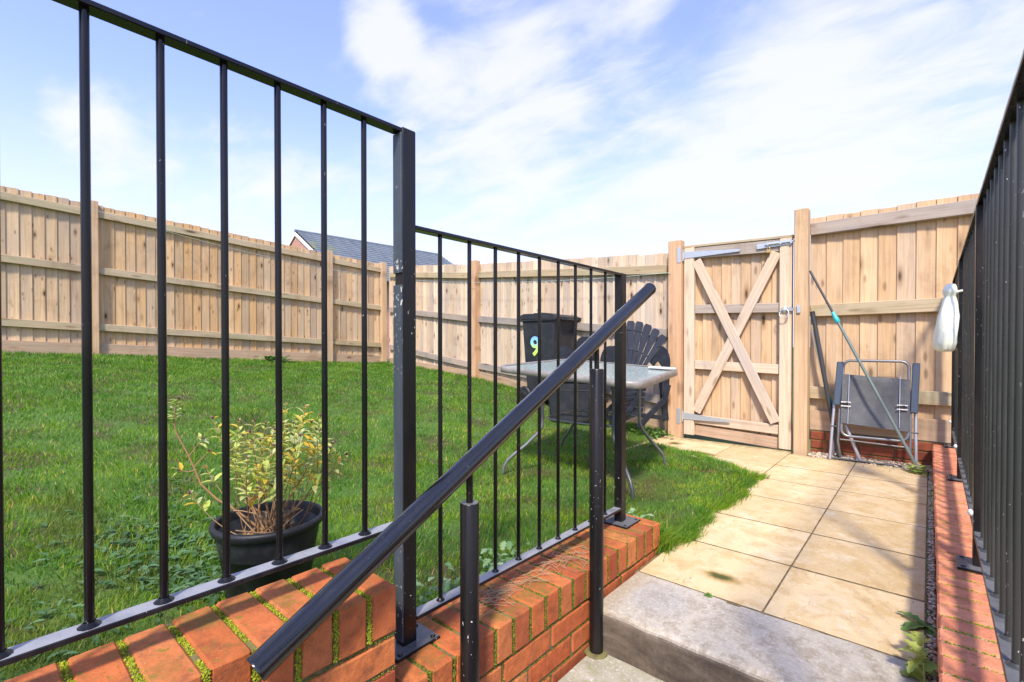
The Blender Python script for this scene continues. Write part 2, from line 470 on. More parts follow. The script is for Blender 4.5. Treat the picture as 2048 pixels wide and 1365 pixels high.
M['navy_plastic'] = t.set(t.mix(t.rng(t.noise(p, 14, 5, .7), .45, .75), (.007, .010, .018), (.020, .026, .038)), .42)
t = NT('galvanised'); p = t.obj()
M['galvanised'] = t.set(t.ramp(t.vor(p, 55)[0], [(0, (.42, .46, .50)), (.6, (.54, .58, .61)), (1, (.44, .47, .48))]), .45, metal=.55)
t = NT('brass'); M['brass'] = t.set((.62, .43, .15), .35, metal=.8)
t = NT('taupe_metal'); p = t.obj()
M['taupe_metal'] = t.set(t.mix(t.rng(t.noise(p, 10, 4, .6), .4, .7), (.25, .235, .21), (.36, .335, .30)), .42, metal=.25)
t = NT('dark_metal'); M['dark_metal'] = t.set((.09, .095, .10), .38, metal=.4)
t = NT('grey_tube'); M['grey_tube'] = t.set((.23, .23, .235), .33, metal=.6)
t = NT('silver_tube'); M['silver_tube'] = t.set((.50, .50, .53), .34, metal=.6)
t = NT('slate_plastic'); M['slate_plastic'] = t.set((.055, .075, .105), .38)
t = NT('glass_top'); p = t.obj()
gn = t.noise(p, 75, 4, .6, 1.5)
M['glass_top'] = t.set(t.ramp(gn, [(.35, (.16, .23, .21)), (.5, (.34, .43, .40)), (.65, (.60, .68, .64))]), .16, t.bump(gn, .35, .002), spec=.6)
t = NT('mesh_fabric'); lc = t.lc()
w1 = t.noise(t.map(lc, (30, 900, 900)), 1, 2); w2 = t.noise(t.map(lc, (900, 30, 900)), 1, 2)
wv = t.math('ADD', w1, w2)
wx = t.noise(lc, 12, 4, .6)
M['mesh_fabric'] = t.set(t.mix(t.rng(wx, .4, .7, 0, .6), t.ramp(wv, [(.8, (.045, .048, .053)), (1.15, (.10, .105, .112))]), (.13, .135, .135)), .8, t.bump(wv, .4, .001))
t = NT('teal_plastic'); M['teal_plastic'] = t.set((.02, .42, .44), .35)
t = NT('pole_green'); M['pole_green'] = t.set((.17, .22, .20), .35, metal=.3)
t = NT('pole_dark'); M['pole_dark'] = t.set((.05, .055, .058), .35, metal=.2)
t = NT('white_plastic'); M['white_plastic'] = t.set((.72, .71, .68), .4)
t = NT('white_paint'); M['white_paint'] = t.set((.78, .77, .75), .5)
t = NT('bag_film'); p = t.obj()
M['bag_film'] = t.set((.80, .84, .72), .38, t.bump(t.noise(t.map(p, (1, 1, .35)), 45, 4, .6, 1.0), .6, .006))
t.b.inputs['Transmission Weight'].default_value = .0
t.b.inputs['Subsurface Weight'].default_value = .6
t.b.inputs['Subsurface Radius'].default_value = (.03, .03, .02)
t = NT('soil'); p = t.obj()
M['soil'] = t.set(t.ramp(t.noise(p, 60, 6, .7), [(.35, (.018, .012, .008)), (.6, (.06, .04, .025)), (.75, (.14, .10, .06))]), 1, t.bump(t.noise(p, 90, 4), 1, .006))
t = NT('twig'); M['twig'] = t.set(t.ramp(t.attr('rnd'), [(0, (.20, .105, .05)), (.5, (.34, .20, .085)), (1, (.28, .18, .10))]), .75)
def leafmat(name, stops, trans=.35):
    t = NT(name); c = t.ramp(t.attr('rnd'), stops)
    t.set(c, .45, spec=.35)
    tr = t.n('ShaderNodeBsdfTranslucent'); t.put(tr.inputs[0], c)
    mx = t.n('ShaderNodeMixShader'); mx.inputs[0].default_value = trans
    t.link(t.b.outputs[0], mx.inputs[1]); t.link(tr.outputs[0], mx.inputs[2]); t.link(mx.outputs[0], t.out.inputs[0])
    return t.m
M['shrub_leaf'] = leafmat('shrub_leaf', [(0, (.30, .46, .08)), (.3, (.50, .60, .12)), (.55, (.66, .68, .26)), (.72, (.42, .50, .26)), (.84, (.68, .58, .09)), (.95, (.74, .50, .05)), (1, (.25, .07, .03))])
M['bud'] = leafmat('bud', [(0, (.22, .12, .10)), (.5, (.34, .22, .18)), (1, (.16, .08, .07))], .2)
M['weed'] = leafmat('weed', [(0, (.09, .20, .04)), (.5, (.16, .30, .07)), (1, (.26, .40, .12))])
M['weed_pale'] = leafmat('weed_pale', [(0, (.16, .30, .10)), (.5, (.24, .40, .17)), (1, (.36, .50, .26))])
M['weed_dark'] = leafmat('weed_dark', [(0, (.04, .10, .03)), (.5, (.075, .16, .055)), (1, (.13, .23, .10))], .2)
M['weed_lime'] = leafmat('weed_lime', [(0, (.22, .34, .07)), (.5, (.36, .46, .10)), (1, (.55, .58, .14))])
M['straw'] = leafmat('straw', [(0, (.42, .30, .18)), (.5, (.56, .43, .28)), (1, (.36, .24, .14))], .2)

# ------------------------------------------------------------------ the lawn's shape
CP = np.array([(-7.55, -2.5, .93), (-7.55, .3, .82), (-7.55, 2.7, .69), (-7.55, 5.14, .56), (-6.2, 5.02, .50), (-4.95, 4.9, .42), (-3.4, 4.75, .26), (-1.95, 4.62, .03),
               (-2.2, 2.45, .0), (-2.38, 3.4, .04), (-1.3, 2.57, 0), (-.85, 2.1, 0.0), (-.85, 3.6, 0), (-1.9, 3.9, 0.01), (-1.1, 1.9, .015),
               (-1.1, 1.0, .04), (-1.5, .6, .09), (-1.1, .2, .12), (-1.1, -2.2, .24), (-4.6, 1.2, .42), (-4.6, -1.5, .52), (-3.5, 4.2, .22), (-3.1, 1.8, .15), (-9, 1, .95), (-9, 6, .6)], float)
def _tps(r2): return np.where(r2 > 1e-12, r2 * np.log(np.maximum(r2, 1e-12)), 0)
def _fit():
    P = CP[:, :2]; n = len(P)
    K = _tps(((P[:, None] - P[None]) ** 2).sum(-1)) + np.eye(n) * .15
    A = np.zeros((n + 3, n + 3)); A[:n, :n] = K; A[:n, n] = 1; A[:n, n + 1:] = P; A[n, :n] = 1; A[n + 1:, :n] = P.T
    return np.linalg.solve(A, np.concatenate([CP[:, 2], np.zeros(3)]))
_W = _fit()
def lawn_z(x, y):
    x = np.asarray(x, float); y = np.asarray(y, float)
    z = _W[-3] + _W[-2] * x + _W[-1] * y
    for (a, b), w in zip(CP[:, :2], _W[:-3]): z = z + w * _tps((x - a) ** 2 + (y - b) ** 2)
    z = z + .012 * np.sin(x * 3.1 + y * 1.7) * np.sin(y * 2.9 - x) * np.clip((-x - 2.0), 0, 1)
    return z
def lz(x, y): return float(lawn_z(x, y))

def on_lawn(x, y):
    """the grass area: everything left of the wall and path, short of the landing by the gate"""
    wob = .02 * np.sin(y * 9) + .015 * np.sin(y * 23 + 1)
    ok = np.where(y < 2.0, x < -1.10, x < -.85 + wob)
    wob2 = .04 * np.sin(x * 8) + .02 * np.sin(x * 21)
    edge = 3.60 + np.clip(-(x + .85), 0, 2) * .50 + wob2
    ok &= ~((y > edge) & (x > -1.93 + .1 * np.sin(y * 7)))
    ok &= (x > -7.5) & (y < 4.62 + (-1.95 - x) * .093 - .03)
    return ok

# ground sheets
mb = MB()
mb.add([(-400, -400, -.95), (400, -400, -.95), (400, 400, -.95), (-400, 400, -.95)], [(0, 1, 2, 3)])
t = NT('far_grass'); p = t.obj()
M['far_grass'] = t.set(t.ramp(t.noise(p, .4, 6, .6), [(.3, (.05, .10, .02)), (.6, (.09, .16, .03)), (.8, (.12, .17, .05))]), 1)
struct(mb.build('terrain', M['far_grass']))

t = NT('turf_soil'); p = t.pos()
M['turf_soil'] = t.set(t.mix(t.rng(t.noise(p, 3, 5, .6), .45, .62), (.07, .14, .02), (.075, .065, .025)), 1, t.bump(t.noise(p, 60, 4), .8, .01))
xs = np.arange(-9.0, -.80, .1); ys = np.arange(-3.0, 7.0, .1)
GX, GY = np.meshgrid(xs, ys, indexing='ij')
GZ = lawn_z(GX, GY) - .012
GZ = np.where((GY < 1.95) & (GX > -1.13), -.9, GZ)
GZ = np.where((GY > 2.0) & (GX > -.95), -.03, GZ)
GZ = np.where((GY > 3.6) & (GX > -1.95), -.05, GZ)
mb = MB(); ny = len(ys)
mb.add(np.stack([GX.ravel(), GY.ravel(), GZ.ravel()], 1), [(i * ny + j, (i + 1) * ny + j, (i + 1) * ny + j + 1, i * ny + j + 1) for i in range(len(xs) - 1) for j in range(ny - 1)], True)
struct(mb.build('ground', M['turf_soil']))

# turf that has crept over the corner of the landing
mb = MB(); q_ = []
for k in range(31):
    x_ = -.87 - 1.08 * k / 30
    q_.append((x_, 3.60 + (-(x_ + .85)) * .50 - .05 + .03 * math.sin(x_ * 8)))
vs = [(a, 3.56, .001) for a, b in q_] + [(a, b, .003) for a, b in q_]
mb.add(vs, [(k + 1, k, 31 + k, 32 + k) for k in range(30)])
struct(mb.build('ground', M['turf_soil']))

# ------------------------------------------------------------------ paving
t = NT('paving_slab'); lc = t.lc(); p = t.pos()
n1 = t.noise(p, 9, 6, .65, .4); n2 = t.noise(p, 45, 5, .7); n3 = t.noise(p, 2.6, 4, .6, .5)
c = t.ramp(t.attr('rnd'), [(0, (.61, .465, .255)), (.5, (.68, .53, .305)), (1, (.56, .42, .22))])
c = t.mix(t.rng(n1, .42, .66, 0, .75), c, (.50, .34, .14))
c = t.mix(t.rng(t.noise(p, 18, 6, .75, 1.0), .54, .70, 0, .55), c, (.40, .27, .12))
c = t.mix(t.rng(t.noise(p, 5, 6, .75, .5), .52, .68, 0, .6), c, (.72, .62, .45))
gr = t.noise(p, 260, 3, .7)
c = t.mix(t.rng(gr, .56, .68, 0, .45), c, (.38, .28, .15))
c = t.mix(t.rng(gr, .30, .42, .4, 0), c, (.84, .76, .58))
c = t.mix(t.rng(n2, .5, .72, 0, .5), c, (.70, .61, .46))
c = t.mix(t.rng(n3, .5, .7, 0, .45), c, (.46, .35, .19))
c = t.mix(t.rng(t.noise(t.map(p, (70, 14, 10)), 1, 3, .6, 1.2), .66, .72, 0, .5), c, (.20, .12, .05))
def spot(t, p, x, y, rx, ry, wob=.35):
    m = t.map(p, (1 / rx, 1 / ry, 0), (-x / rx, -y / ry, 0))
    ln = t.n('ShaderNodeVectorMath', operation='LENGTH'); t.link(m, ln.inputs[0])
    return t.math('ADD', ln.outputs['Value'], t.math('MULTIPLY', t.math('SUBTRACT', t.noise(p, 25, 4), .5), wob * 4))
for (x, y, rx, ry) in ((-.605, 1.93, .05, .028), (-1.42, 4.03, .09, .04), (-1.75, 4.28, .05, .05)):
    s_ = spot(t, p, x, y, rx, ry)
    c = t.mix(t.rng(s_, .7, 2.0, .8, 0), c, (.30, .20, .05))
    c = t.mix(t.rng(s_, .4, 1.15, .9, 0), c, (.045, .065, .02))
for (y0, wdt) in ((4.52, .05),):
    sep = t.n('ShaderNodeSeparateXYZ'); t.link(p, sep.inputs[0])
    c = t.mix(t.math('MULTIPLY', t.rng(sep.outputs[1], 4.42, 4.60, 0, .8), t.rng(t.noise(p, 14, 4), .3, .6)), c, (.16, .15, .05))
bm = t.bump(n1, .25, .004); bm = t.bump(n2, .5, .003, bm); bm = t.bump(gr, .4, .001, bm)
M['paving_slab'] = t.set(c, .85, bm, spec=.25)
t = NT('joint_dirt'); p = t.pos()
M['joint_dirt'] = t.set(t.ramp(t.noise(p, 30, 5), [(.35, (.09, .062, .032)), (.6, (.20, .15, .075)), (.75, (.11, .11, .035))]), 1)
mb = MB()
P0 = .45; gp = .009
for i in range(-3, 2):
    for j in range(0, 7):
        x0 = -.42 + (i - 1) * P0; y0 = 1.765 + j * P0
        x1, y1 = x0 + P0, y0 + P0
        if i < 0 and j < 4: continue
        if x0 > -.1: continue
        if j == 6:
            if x0 < -.9: y1 = min(y1, 4.60)
            else: y1 = 4.50
        if x1 > -.02: x1 = -.004
        h = .0006 * rng.uniform(-1, 1)
        mb.box(((x0 + x1) / 2, (y0 + y1) / 2, -.02 + h), (x1 - x0 - .006, y1 - y0 - .015, .04), Matrix.Rotation(rng.uniform(-.002, .002), 3, 'X'), .0015)
        jit(mb, len(mb.v) - 24, .0012)
pv = mb.build('path', M['paving_slab']); struct(pv)
mb = MB(); mb.box((-.44, 3.125, -.054), (.875, 2.75, .105)); mb.box((-1.325, 4.085, -.0545), (.89, 1.06, .105)); struct(mb.build('path_bed', M['joint_dirt']))
mb = MB(); mb.box((1.9, 2.0, -.12), (3.32, 6.4, .20)); struct(mb.build('ground', M['joint_dirt']))

# ------------------------------------------------------------------ concrete steps
t = NT('step_concrete'); p = t.pos()
n1 = t.noise(p, 13, 8, .78, .6); n2 = t.noise(p, 80, 5, .75)
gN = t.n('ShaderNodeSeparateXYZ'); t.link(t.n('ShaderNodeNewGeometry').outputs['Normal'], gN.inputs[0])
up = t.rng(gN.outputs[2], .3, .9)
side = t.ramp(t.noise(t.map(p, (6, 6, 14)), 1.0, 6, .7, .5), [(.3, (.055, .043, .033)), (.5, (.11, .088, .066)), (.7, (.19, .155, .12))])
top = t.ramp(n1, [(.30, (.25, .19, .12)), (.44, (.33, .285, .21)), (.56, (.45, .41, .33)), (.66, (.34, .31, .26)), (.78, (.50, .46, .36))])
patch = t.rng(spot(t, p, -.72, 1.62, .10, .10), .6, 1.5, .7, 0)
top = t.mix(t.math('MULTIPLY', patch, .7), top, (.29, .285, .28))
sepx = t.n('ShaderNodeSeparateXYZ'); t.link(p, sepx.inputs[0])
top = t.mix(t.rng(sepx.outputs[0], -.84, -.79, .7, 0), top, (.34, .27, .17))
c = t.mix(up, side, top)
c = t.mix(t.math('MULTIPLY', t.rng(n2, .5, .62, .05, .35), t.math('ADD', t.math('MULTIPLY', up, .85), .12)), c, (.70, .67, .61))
c = t.mix(t.rng(t.noise(p, 120, 3), .62, .70, 0, .35), c, (.17, .16, .14))
rib = t.n('ShaderNodeTexWave', wave_type='BANDS', bands_direction='X'); t.link(p, rib.inputs[0]); rib.inputs['Scale'].default_value = 42
M['step_concrete'] = t.set(c, .85, t.bump(rib.outputs[0], .25, .001, t.bump(n2, .5, .002)), spec=.2)
t = NT('tread_concrete'); p = t.pos()
c = t.ramp(t.noise(p, 6, 6, .7, .5), [(.3, (.22, .21, .15)), (.5, (.36, .34, .26)), (.7, (.48, .47, .40))])
c = t.mix(t.rng(t.noise(p, 22, 5, .7), .5, .65, 0, .6), c, (.24, .25, .11))
c = t.mix(t.rng(t.noise(p, 130, 3), .58, .66, 0, .7), c, (.60, .60, .55))
M['tread_concrete'] = t.set(c, .9, t.bump(t.noise(p, 110, 4), .5, .002))

def step(name, yb, yf, zt, th, mat, x0=-.868, x1=-.002, rad=.028):
    prof = [(yb, zt - th), (yb, zt)]
    for k in range(7):
        a = math.pi / 2 * k / 6
        prof.append((yf + rad - rad * math.sin(a), zt - rad + rad * math.cos(a)))
    prof.append((yf + .012, zt - th))
    nx = 40; vs = []; fs = []; n = len(prof)
    for i in range(nx + 1):
        x = x0 + (x1 - x0) * i / nx
        for (y, z) in prof:
            e = .0035 * mnoise.noise(Vector((x * 14, y * 14, z * 14)))
            vs.append((x, y + e, z + e * .3))
    for i in range(nx):
        for k in range(n):
            k2 = (k + 1) % n
            fs.append((i * n + k, i * n + k2, (i + 1) * n + k2, (i + 1) * n + k)[::-1])
    fs.append(tuple(range(n))); fs.append(tuple(nx * n + k for k in range(n))[::-1])
    mb = MB(); mb.add(vs, fs, False)
    return struct(mb.build(name, mat))
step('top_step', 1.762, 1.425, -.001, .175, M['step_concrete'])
step('lower_step', 1.50, 1.08, -.150, .16, M['tread_concrete'], rad=.02)
step('lower_step', 1.20, .76, -.305, .16, M['tread_concrete'], rad=.02)
step('lower_step', .88, .44, -.460, .16, M['tread_concrete'], rad=.02)
mb = MB(); mb.box((0.0, -1.6, -.72), (4.0, 4.6, .20)); struct(mb.build('patio', M['tread_concrete']))

# ------------------------------------------------------------------ brick walls
def moss_blobs(mb, pts, r0, r1):
    for p in pts:
        r_ = rng.uniform(r0, r1); k = rng.random() * 6.28
        v = [Vector((math.cos(k + a) * r_ * rng.uniform(.6, 1.3), math.sin(k + a) * r_ * rng.uniform(.6, 1.3), rng.uniform(-.2, .2) * r_)) for a in (0, 1.57, 3.14, 4.71)]
        v.append(Vector((0, 0, r_ * rng.uniform(.7, 1.4)))); v.append(Vector((0, 0, -r_)))
        mb.add([q + Vector(p) for q in v], [(0, 1, 4), (1, 2, 4), (2, 3, 4), (3, 0, 4), (1, 0, 5), (2, 1, 5), (3, 2, 5), (0, 3, 5)], False)

def coping(mb, mo, mm, y_end, y_start, x0, x1, ztop, front, mossd, dry=False):
    """bricks on edge from y_end back towards y_start; front = the x of the face towards the path"""
    y = y_end
    cx = (x0 + x1) / 2
    while y > y_start:
        st = len(mb.v)
        dz = rng.uniform(-.0015, .0015)
        mb.box((cx + rng.uniform(-.002, .002), y - .0325, ztop - .05125 + dz), (x1 - x0, .065, .1025), Matrix.Rotation(rng.uniform(-.006, .006), 3, 'Z'), .0045)
        jit(mb, st, .0022)
        yj = y - .070
        if yj > y_start:
            mm.box((cx, yj, ztop - .053), (x1 - x0 - .010, .016, .096))
            if mossd > 0:
                pts = []
                nsel = int(mossd * 430)
                ph = rng.random() * 10; thr = rng.choice((-.6, -.45, -.3, -.1, .05))
                for _ in range(nsel):
                    x = rng.uniform(x0 + .002, x1 - .002)
                    if mnoise.noise(Vector((x * 18, yj * 30, ph))) > thr:
                        pts.append((x, yj + rng.gauss(0, .0035), ztop - .004 + rng.uniform(-.003, .0018)))
                for _ in range(nsel // 2):
                    z = rng.uniform(ztop - .1, ztop)
                    pts.append((front, yj + rng.gauss(0, .0028), z))
                moss_blobs(mo, pts, .0009, .0029)
        y -= .075

def courses(mb, mm, mo, xface, sgn, y0, y1, ztop, zbot, off=0.0, mossd=0):
    """stretcher bond; the face looks along sgn*x"""
    z = ztop - .010; r_ = 0
    xi = xface - sgn * .05
    mm.box((xi - sgn * .002, (y0 + y1) / 2, (ztop + zbot) / 2), (.094, y1 - y0, ztop - zbot))
    while z - .065 > zbot:
        y = y1 - (off if r_ % 2 == 0 else off + .1125) % .225
        if y < y1 - .02:
            st = len(mb.v); mb.box((xi, (y + .01 + y1) / 2, z - .0325), (.1, y1 - y - .01, .065), None, .003)
        while y > y0:
            ya = max(y - .215, y0)
            if y - ya > .02:
                st = len(mb.v)
                mb.box((xi + rng.uniform(-.001, .001), (y + ya) / 2, z - .0325), (.1, y - ya, .065), None, .004)
                jit(mb, st, .0015)
            if mossd and rng.random() < mossd:
                moss_blobs(mo, [(xface, y + .005 + rng.gauss(0, .002), z - rng.uniform(0, .065)) for _ in range(20)], .001, .003)
            y -= .225
        if mossd:
            moss_blobs(mo, [(xface - sgn * .001, rng.uniform(y0, y1), z + .005 + rng.gauss(0, .002)) for _ in range(int((y1 - y0) * 900 * mossd))], .0008, .0022)
        z -= .075; r_ += 1

XF = -.88
wall = thing('brick_wall', 'stepped orange brick retaining wall with mossy brick-on-edge coping beside the lawn', 'wall', (-.99, .6, -.75))
cb, wb, mm, mo, mo2 = MB(), MB(), MB(), MB(), MB()
coping(cb, mo, mm, .629, -1.2, XF - .218, XF, .372, XF - .001, 1.25)
coping(cb, mo2, mm, 1.992, .640, XF - .215, XF, .130, XF - .001, 1.0)
courses(wb, mm, mo2, XF - .004, 1, -1.2, .627, .2695, -.75, .0, .5)
courses(wb, mm, mo2, XF - .004, 1, .629, 1.985, .0275, -.75, .11, .45)
# end face of the upper wall above the lower coping, and inner fill
mm.box((XF - .16, -.29, -.24), (.11, 1.82, 1.01)); mm.box((XF - .16, 1.3, -.365), (.11, 1.36, .76))
for k, z in enumerate((.232,)):
    wb.box((XF - .112, .600, z - .012), (.203, .052, .065), None, .003)
cb.build('coping', M['brick'], wall); wb.build('brickwork', M['brick'], wall)
mm.build('mortar', M['mortar'], wall); mo.build('coping_moss', M['moss'], wall); mo2.build('joint_moss', M['moss_dark'], wall)

rw = thing('brick_wall', 'low straight brick wall with pinkish coping under the railing right of the path', 'wall', (.13, 2, -.75))
cb, wb, mm, mo = MB(), MB(), MB(), MB()
coping(cb, mo, mm, 4.645, -.9, .022, .240, .178, .023, .0)
courses(wb, mm, mo, .026, -1, -.9, 4.64, .0755, -.75, .05)
mm.box((.18, 1.87, -.33), (.11, 5.5, .80))
y = 4.645 - .070
while y > .4:
    if y < 3.6:
        pts = [(rng.uniform(.03, .236), y + rng.gauss(0, .0025), .175 + rng.uniform(-.002, .0015)) for _ in range(int(150 + 150 * (mnoise.noise(Vector((0, y * 3, 0))) + .5)))]
        moss_blobs(mo, pts, .0008, .0024)
    y -= .075
cb.build('coping', M['brick_right'], rw); wb.build('brickwork', M['brick_right'], rw)
mm.build('mortar', M['mortar_pale'], rw); mo.build('joint_moss', M['moss'], rw)

# ------------------------------------------------------------------ railings
def weld(mb, x, y, z, r_):
    mb.lathe([(r_ * 2.0, 0), (r_ * 1.5, .003), (r_ * 1.0, .007)], (x, y, z), 10)
def rail_bar(mb, x, y0, y1, z, w=.036, h=.010, dx=0):
    mb.bar((x, y0, z), (x + dx, y1, z), w, h, (0, 0, 1), .0015)
def base_plate(parent_post, x, y, z, sx, sy):
    mb = MB(); mb.box((x, y, z + .004), (sx, sy, .008), None, .002)
    pl = mb.build('base_plate', M['black_post'], parent_post)
    for a in (-1, 1):
        for b in (-1, 1):
            s2 = MB(); s2.lathe([(.0065, 0), (.0065, .003), (.003, .0045), (.0001, .0045)], (x + a * sx * .38, y + b * sy * .38, z + .008), 8)
            s2.build('bolt', M['black_post'], parent_post)

BX = -1.013
rl = thing('metal_railing', 'black metal railing stepping down along the mossy left wall, lawn behind it', 'railing', (BX, .6, .13))
for k in range(-10, 7):
    y = .034 + .0995 * k
    z0 = .450; z1 = 1.432
    mb = MB(); mb.tube([(BX, y, z0), (BX, y, .8), (BX, y, 1.2), (BX, y, z1)], .0066, 10); weld(mb, BX, y, z0, .008)
    mb.build('baluster', M['black_paint'], rl)
mb = MB(); rail_bar(mb, BX, -1.2, .728, 1.437, .032); mb.build('top_rail', M['black_paint'], rl)
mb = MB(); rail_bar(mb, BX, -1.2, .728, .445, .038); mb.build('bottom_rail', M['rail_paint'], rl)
mb = MB()
mb.box((BX + .0005, .750, .7875), (.034, .042, 1.315), None, .0025)
pp_fl = MB()
pp_fl.box((BX + .0015, .7262, .60), (.034, .006, .90), None, .001)
pp_fl.box((BX + .0015, .7262, 1.255), (.034, .006, .35), None, .001)
pp = mb.build('post', M['black_post'], rl)
pp['label'] = 'tall end post with peeling paint'
pp_fl.build('flange', M['peeled_skylit_paint'], pp)
base_plate(pp, BX + .002, .755, .130, .095, .135)
for k in range(9):
    y = .865 + .111 * k
    mb = MB(); mb.tube([(BX, y, .197), (BX, y, .7), (BX, y, 1.197)], .0060, 8); weld(mb, BX, y, .197, .006)
    mb.build('baluster', M['black_paint'], rl)
mb = MB(); rail_bar(mb, BX, .771, 1.862, 1.202, .032); mb.build('top_rail', M['black_paint'], rl)
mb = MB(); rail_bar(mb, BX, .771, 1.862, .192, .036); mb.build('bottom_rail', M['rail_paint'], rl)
mb = MB(); mb.box((BX, 1.882, .668), (.036, .040, 1.078), None, .002); pp = mb.build('post', M['black_post'], rl)
base_plate(pp, BX, 1.885, .129, .13, .13)

RX = .126
rr = thing('metal_railing', 'black metal railing standing on the low wall at the right edge of the path', 'railing', (RX, 2, .18))
def rx(y): return .121 + .0035 * y
mb = MB(); mb.bar((rx(-.8), -.8, 1.355), (rx(4.6), 4.6, 1.355), .036, .010, (0, 0, 1), .0015); mb.build('top_rail', M['black_paint'], rr)
mb = MB(); mb.bar((rx(-.8), -.8, .295), (rx(4.6), 4.6, .295), .036, .010, (0, 0, 1), .0015); mb.build('bottom_rail', M['black_paint'], rr)
y = 1.29 - .11 * 18
posts_y = [.80, 2.16, 3.50, 4.58]
while y < 4.55:
    if min(abs(y - q) for q in posts_y) > .045:
        mb = MB(); mb.tube([(rx(y), y, .300), (rx(y), y, .8), (rx(y), y, 1.35)], .0066, 10); weld(mb, rx(y), y, .300, .008)
        mb.build('baluster', M['path_sheen_paint'], rr)
    y += .11
for y in posts_y:
    mb = MB(); mb.box((rx(y) - .002, y, .769), (.034, .042, 1.162), None, .002); pp = mb.build('post', M['black_post'], rr)
    base_plate(pp, rx(y) + .003, y, .179, .12, .12)
    if y > 1:
        mb = MB(); mb.lathe([(.006, 0), (.011, .004), (.011, .009), (.004, .014), (.0001, .014)], (rx(y) - .02, y - .028, .36), 10, Matrix.Rotation(-1.57, 3, 'Y'))
        mb.build('bolt_cap', M['white_plastic'], pp)

# sloping tubular handrail
hr = thing('handrail', 'sloping black tubular handrail on two round posts beside the concrete steps', 'handrail', (-.85, 1.42, -.15))
HA, HB = Vector((-.853, .322, .352)), Vector((-.853, 1.832, 1.127))
mb = MB(); dd = (HB - HA).normalized()
mb.tube([HA, HA + dd * .004, HA + dd * .006] + [HA.lerp(HB, k / 8) for k in range(1, 8)] + [HB - dd * .006, HB - dd * .004, HB], [.0245, .0255, .0242] + [.0242] * 7 + [.0242, .0255, .0245], 28)
mb.build('grab_tube', M['handrail'], hr)
for (y, zb, zt) in ((1.420, -.150, .818), (.822, -.460, .512)):
    mb = MB(); mb.tube([(-.853, y, zb), (-.853, y, zt - .003), (-.853, y, zt)], [.0235, .0235, .0215], 24)
    pp = mb.build('post', M['black_post'], hr)
    zr = HA.z + (y - HA.y) / dd.y * dd.z
    mb = MB(); mb.tube([(-.853, y, zt), (-.853, y, zr - .01)], .0085, 12); mb.build('spigot', M['black_post'], pp)
    mb = MB(); mb.lathe([(.0405, 0), (.0405, .004), (.036, .006), (.0235, .0065)], (-.853, y, zb), 20); mb.build('floor_flange', M['mortar'], pp)

# ------------------------------------------------------------------ fences
def boards(p0, p1, base, top, mat, parent, width=.1, tilt=.06, th=.012, jag=.006, seed=0):
    """overlapping feather-edge boards from p0 to p1 (x,y); base/top are functions of the fraction"""
    p0, p1 = Vector((*p0, 0)), Vector((*p1, 0)); d = p1 - p0; L = d.length; d.normalize()
    n = max(1, round(L / width)); w = L / n
    nrm = Vector((d.y, -d.x, 0))
    mb = MB()
    for k in range(n):
        f = (k + .5) / n
        c = p0 + d * (w * (k + .5))
        zb, zt = base(f), top(f) + rng.uniform(-jag, jag)
        ang = math.atan2(d.y, d.x) + tilt + rng.uniform(-.012, .012)
        Mx = Matrix.Rotation(ang, 3, 'Z')
        mb.box((c.x, c.y, (zb + zt) / 2), (w + .012, th, zt - zb), Mx, .0015)
    return mb.build('boards', mat, parent)
def lerp(a, b): return lambda f: a + (b - a) * f

# left boundary fence (x = -7.55)
XL = -7.55
def ltop(y): return 2.62 - .0537 * (y - .3)
lf = thing('wooden_fence', 'long sunlit closeboard fence along the left side of the lawn, full of knots', 'fence', (XL, 2, .6))
bays = [(-5.05, -2.03), (-2.03, 1.05), (1.05, 4.03), (4.03, 5.12)]
for a, b in bays:
    boards((XL - .03, a), (XL - .03, b), lerp(ltop(a) - 1.68, ltop(b) - 1.68), lerp(ltop(a), ltop(b)), M['fence_board'], lf, .104, -.10)
    for dz, hh in ((-.115, .085), (-.79, .085), (-1.47, .085)):
        mb = MB(); mb.bar((XL + .005, a + .05, ltop(a) + dz), (XL + .005, b - .05, ltop(b) + dz + rng.uniform(-.01, .01)), .045, hh, (0, 0, 1), .004)
        mb.build('rail', M['rail'], lf)
    mb = MB(); mb.bar((XL - .005, a + .05, ltop(a) - 1.745), (XL - .005, b - .05, ltop(b) - 1.745), .025, .16, (0, 0, 1), .003)
    mb.build('gravel_board', M['gravel_board'], lf)
for y in (-2.03, 1.05, 4.03, 5.08):
    mb = MB(); mb.box((XL + .015, y, ltop(y) - .95), (.10, .10, 1.96), None, .004); mb.build('post', M['post'], lf)

# back boundary fence from the corner to the gate
bf = thing('wooden_fence', 'pale closeboard fence behind the wheelie bin, between the corner and the gate', 'fence', (-4.95, 4.9, .3))
def by(x): return 4.64 + (-1.93 - x) * .093
def btop(x): return float(np.interp(x, [-7.5, -4.95, -1.93], [2.34, 2.07, 1.815]))
def bbase(x): return float(np.interp(x, [-7.5, -4.95, -1.93], [.55, .40, .05]))
for a, b in ((-7.48, -4.95), (-4.95, -1.93)):
    boards((a, by(a) + .035), (b, by(b) + .035), lerp(bbase(a) + .10, bbase(b) + .10), lerp(btop(a), btop(b)), M['fence_board_pale'], bf, .100, .17)
    for dz in (-.165, -.80, -1.475):
        mb = MB(); mb.bar((a + .05, by(a), btop(a) + dz), (b - .05, by(b), btop(b) + dz), .045, .09, (0, 0, 1), .004)
        mb.build('rail', M['rail_grey'] if dz < -.3 else M['rail'], bf)
    mb = MB(); mb.bar((a + .05, by(a) + .012, bbase(a) + .04), (b - .05, by(b) + .012, bbase(b) + .04), .025, .15, (0, 0, 1), .003)
    mb.build('gravel_board', M['gravel_board'], bf)
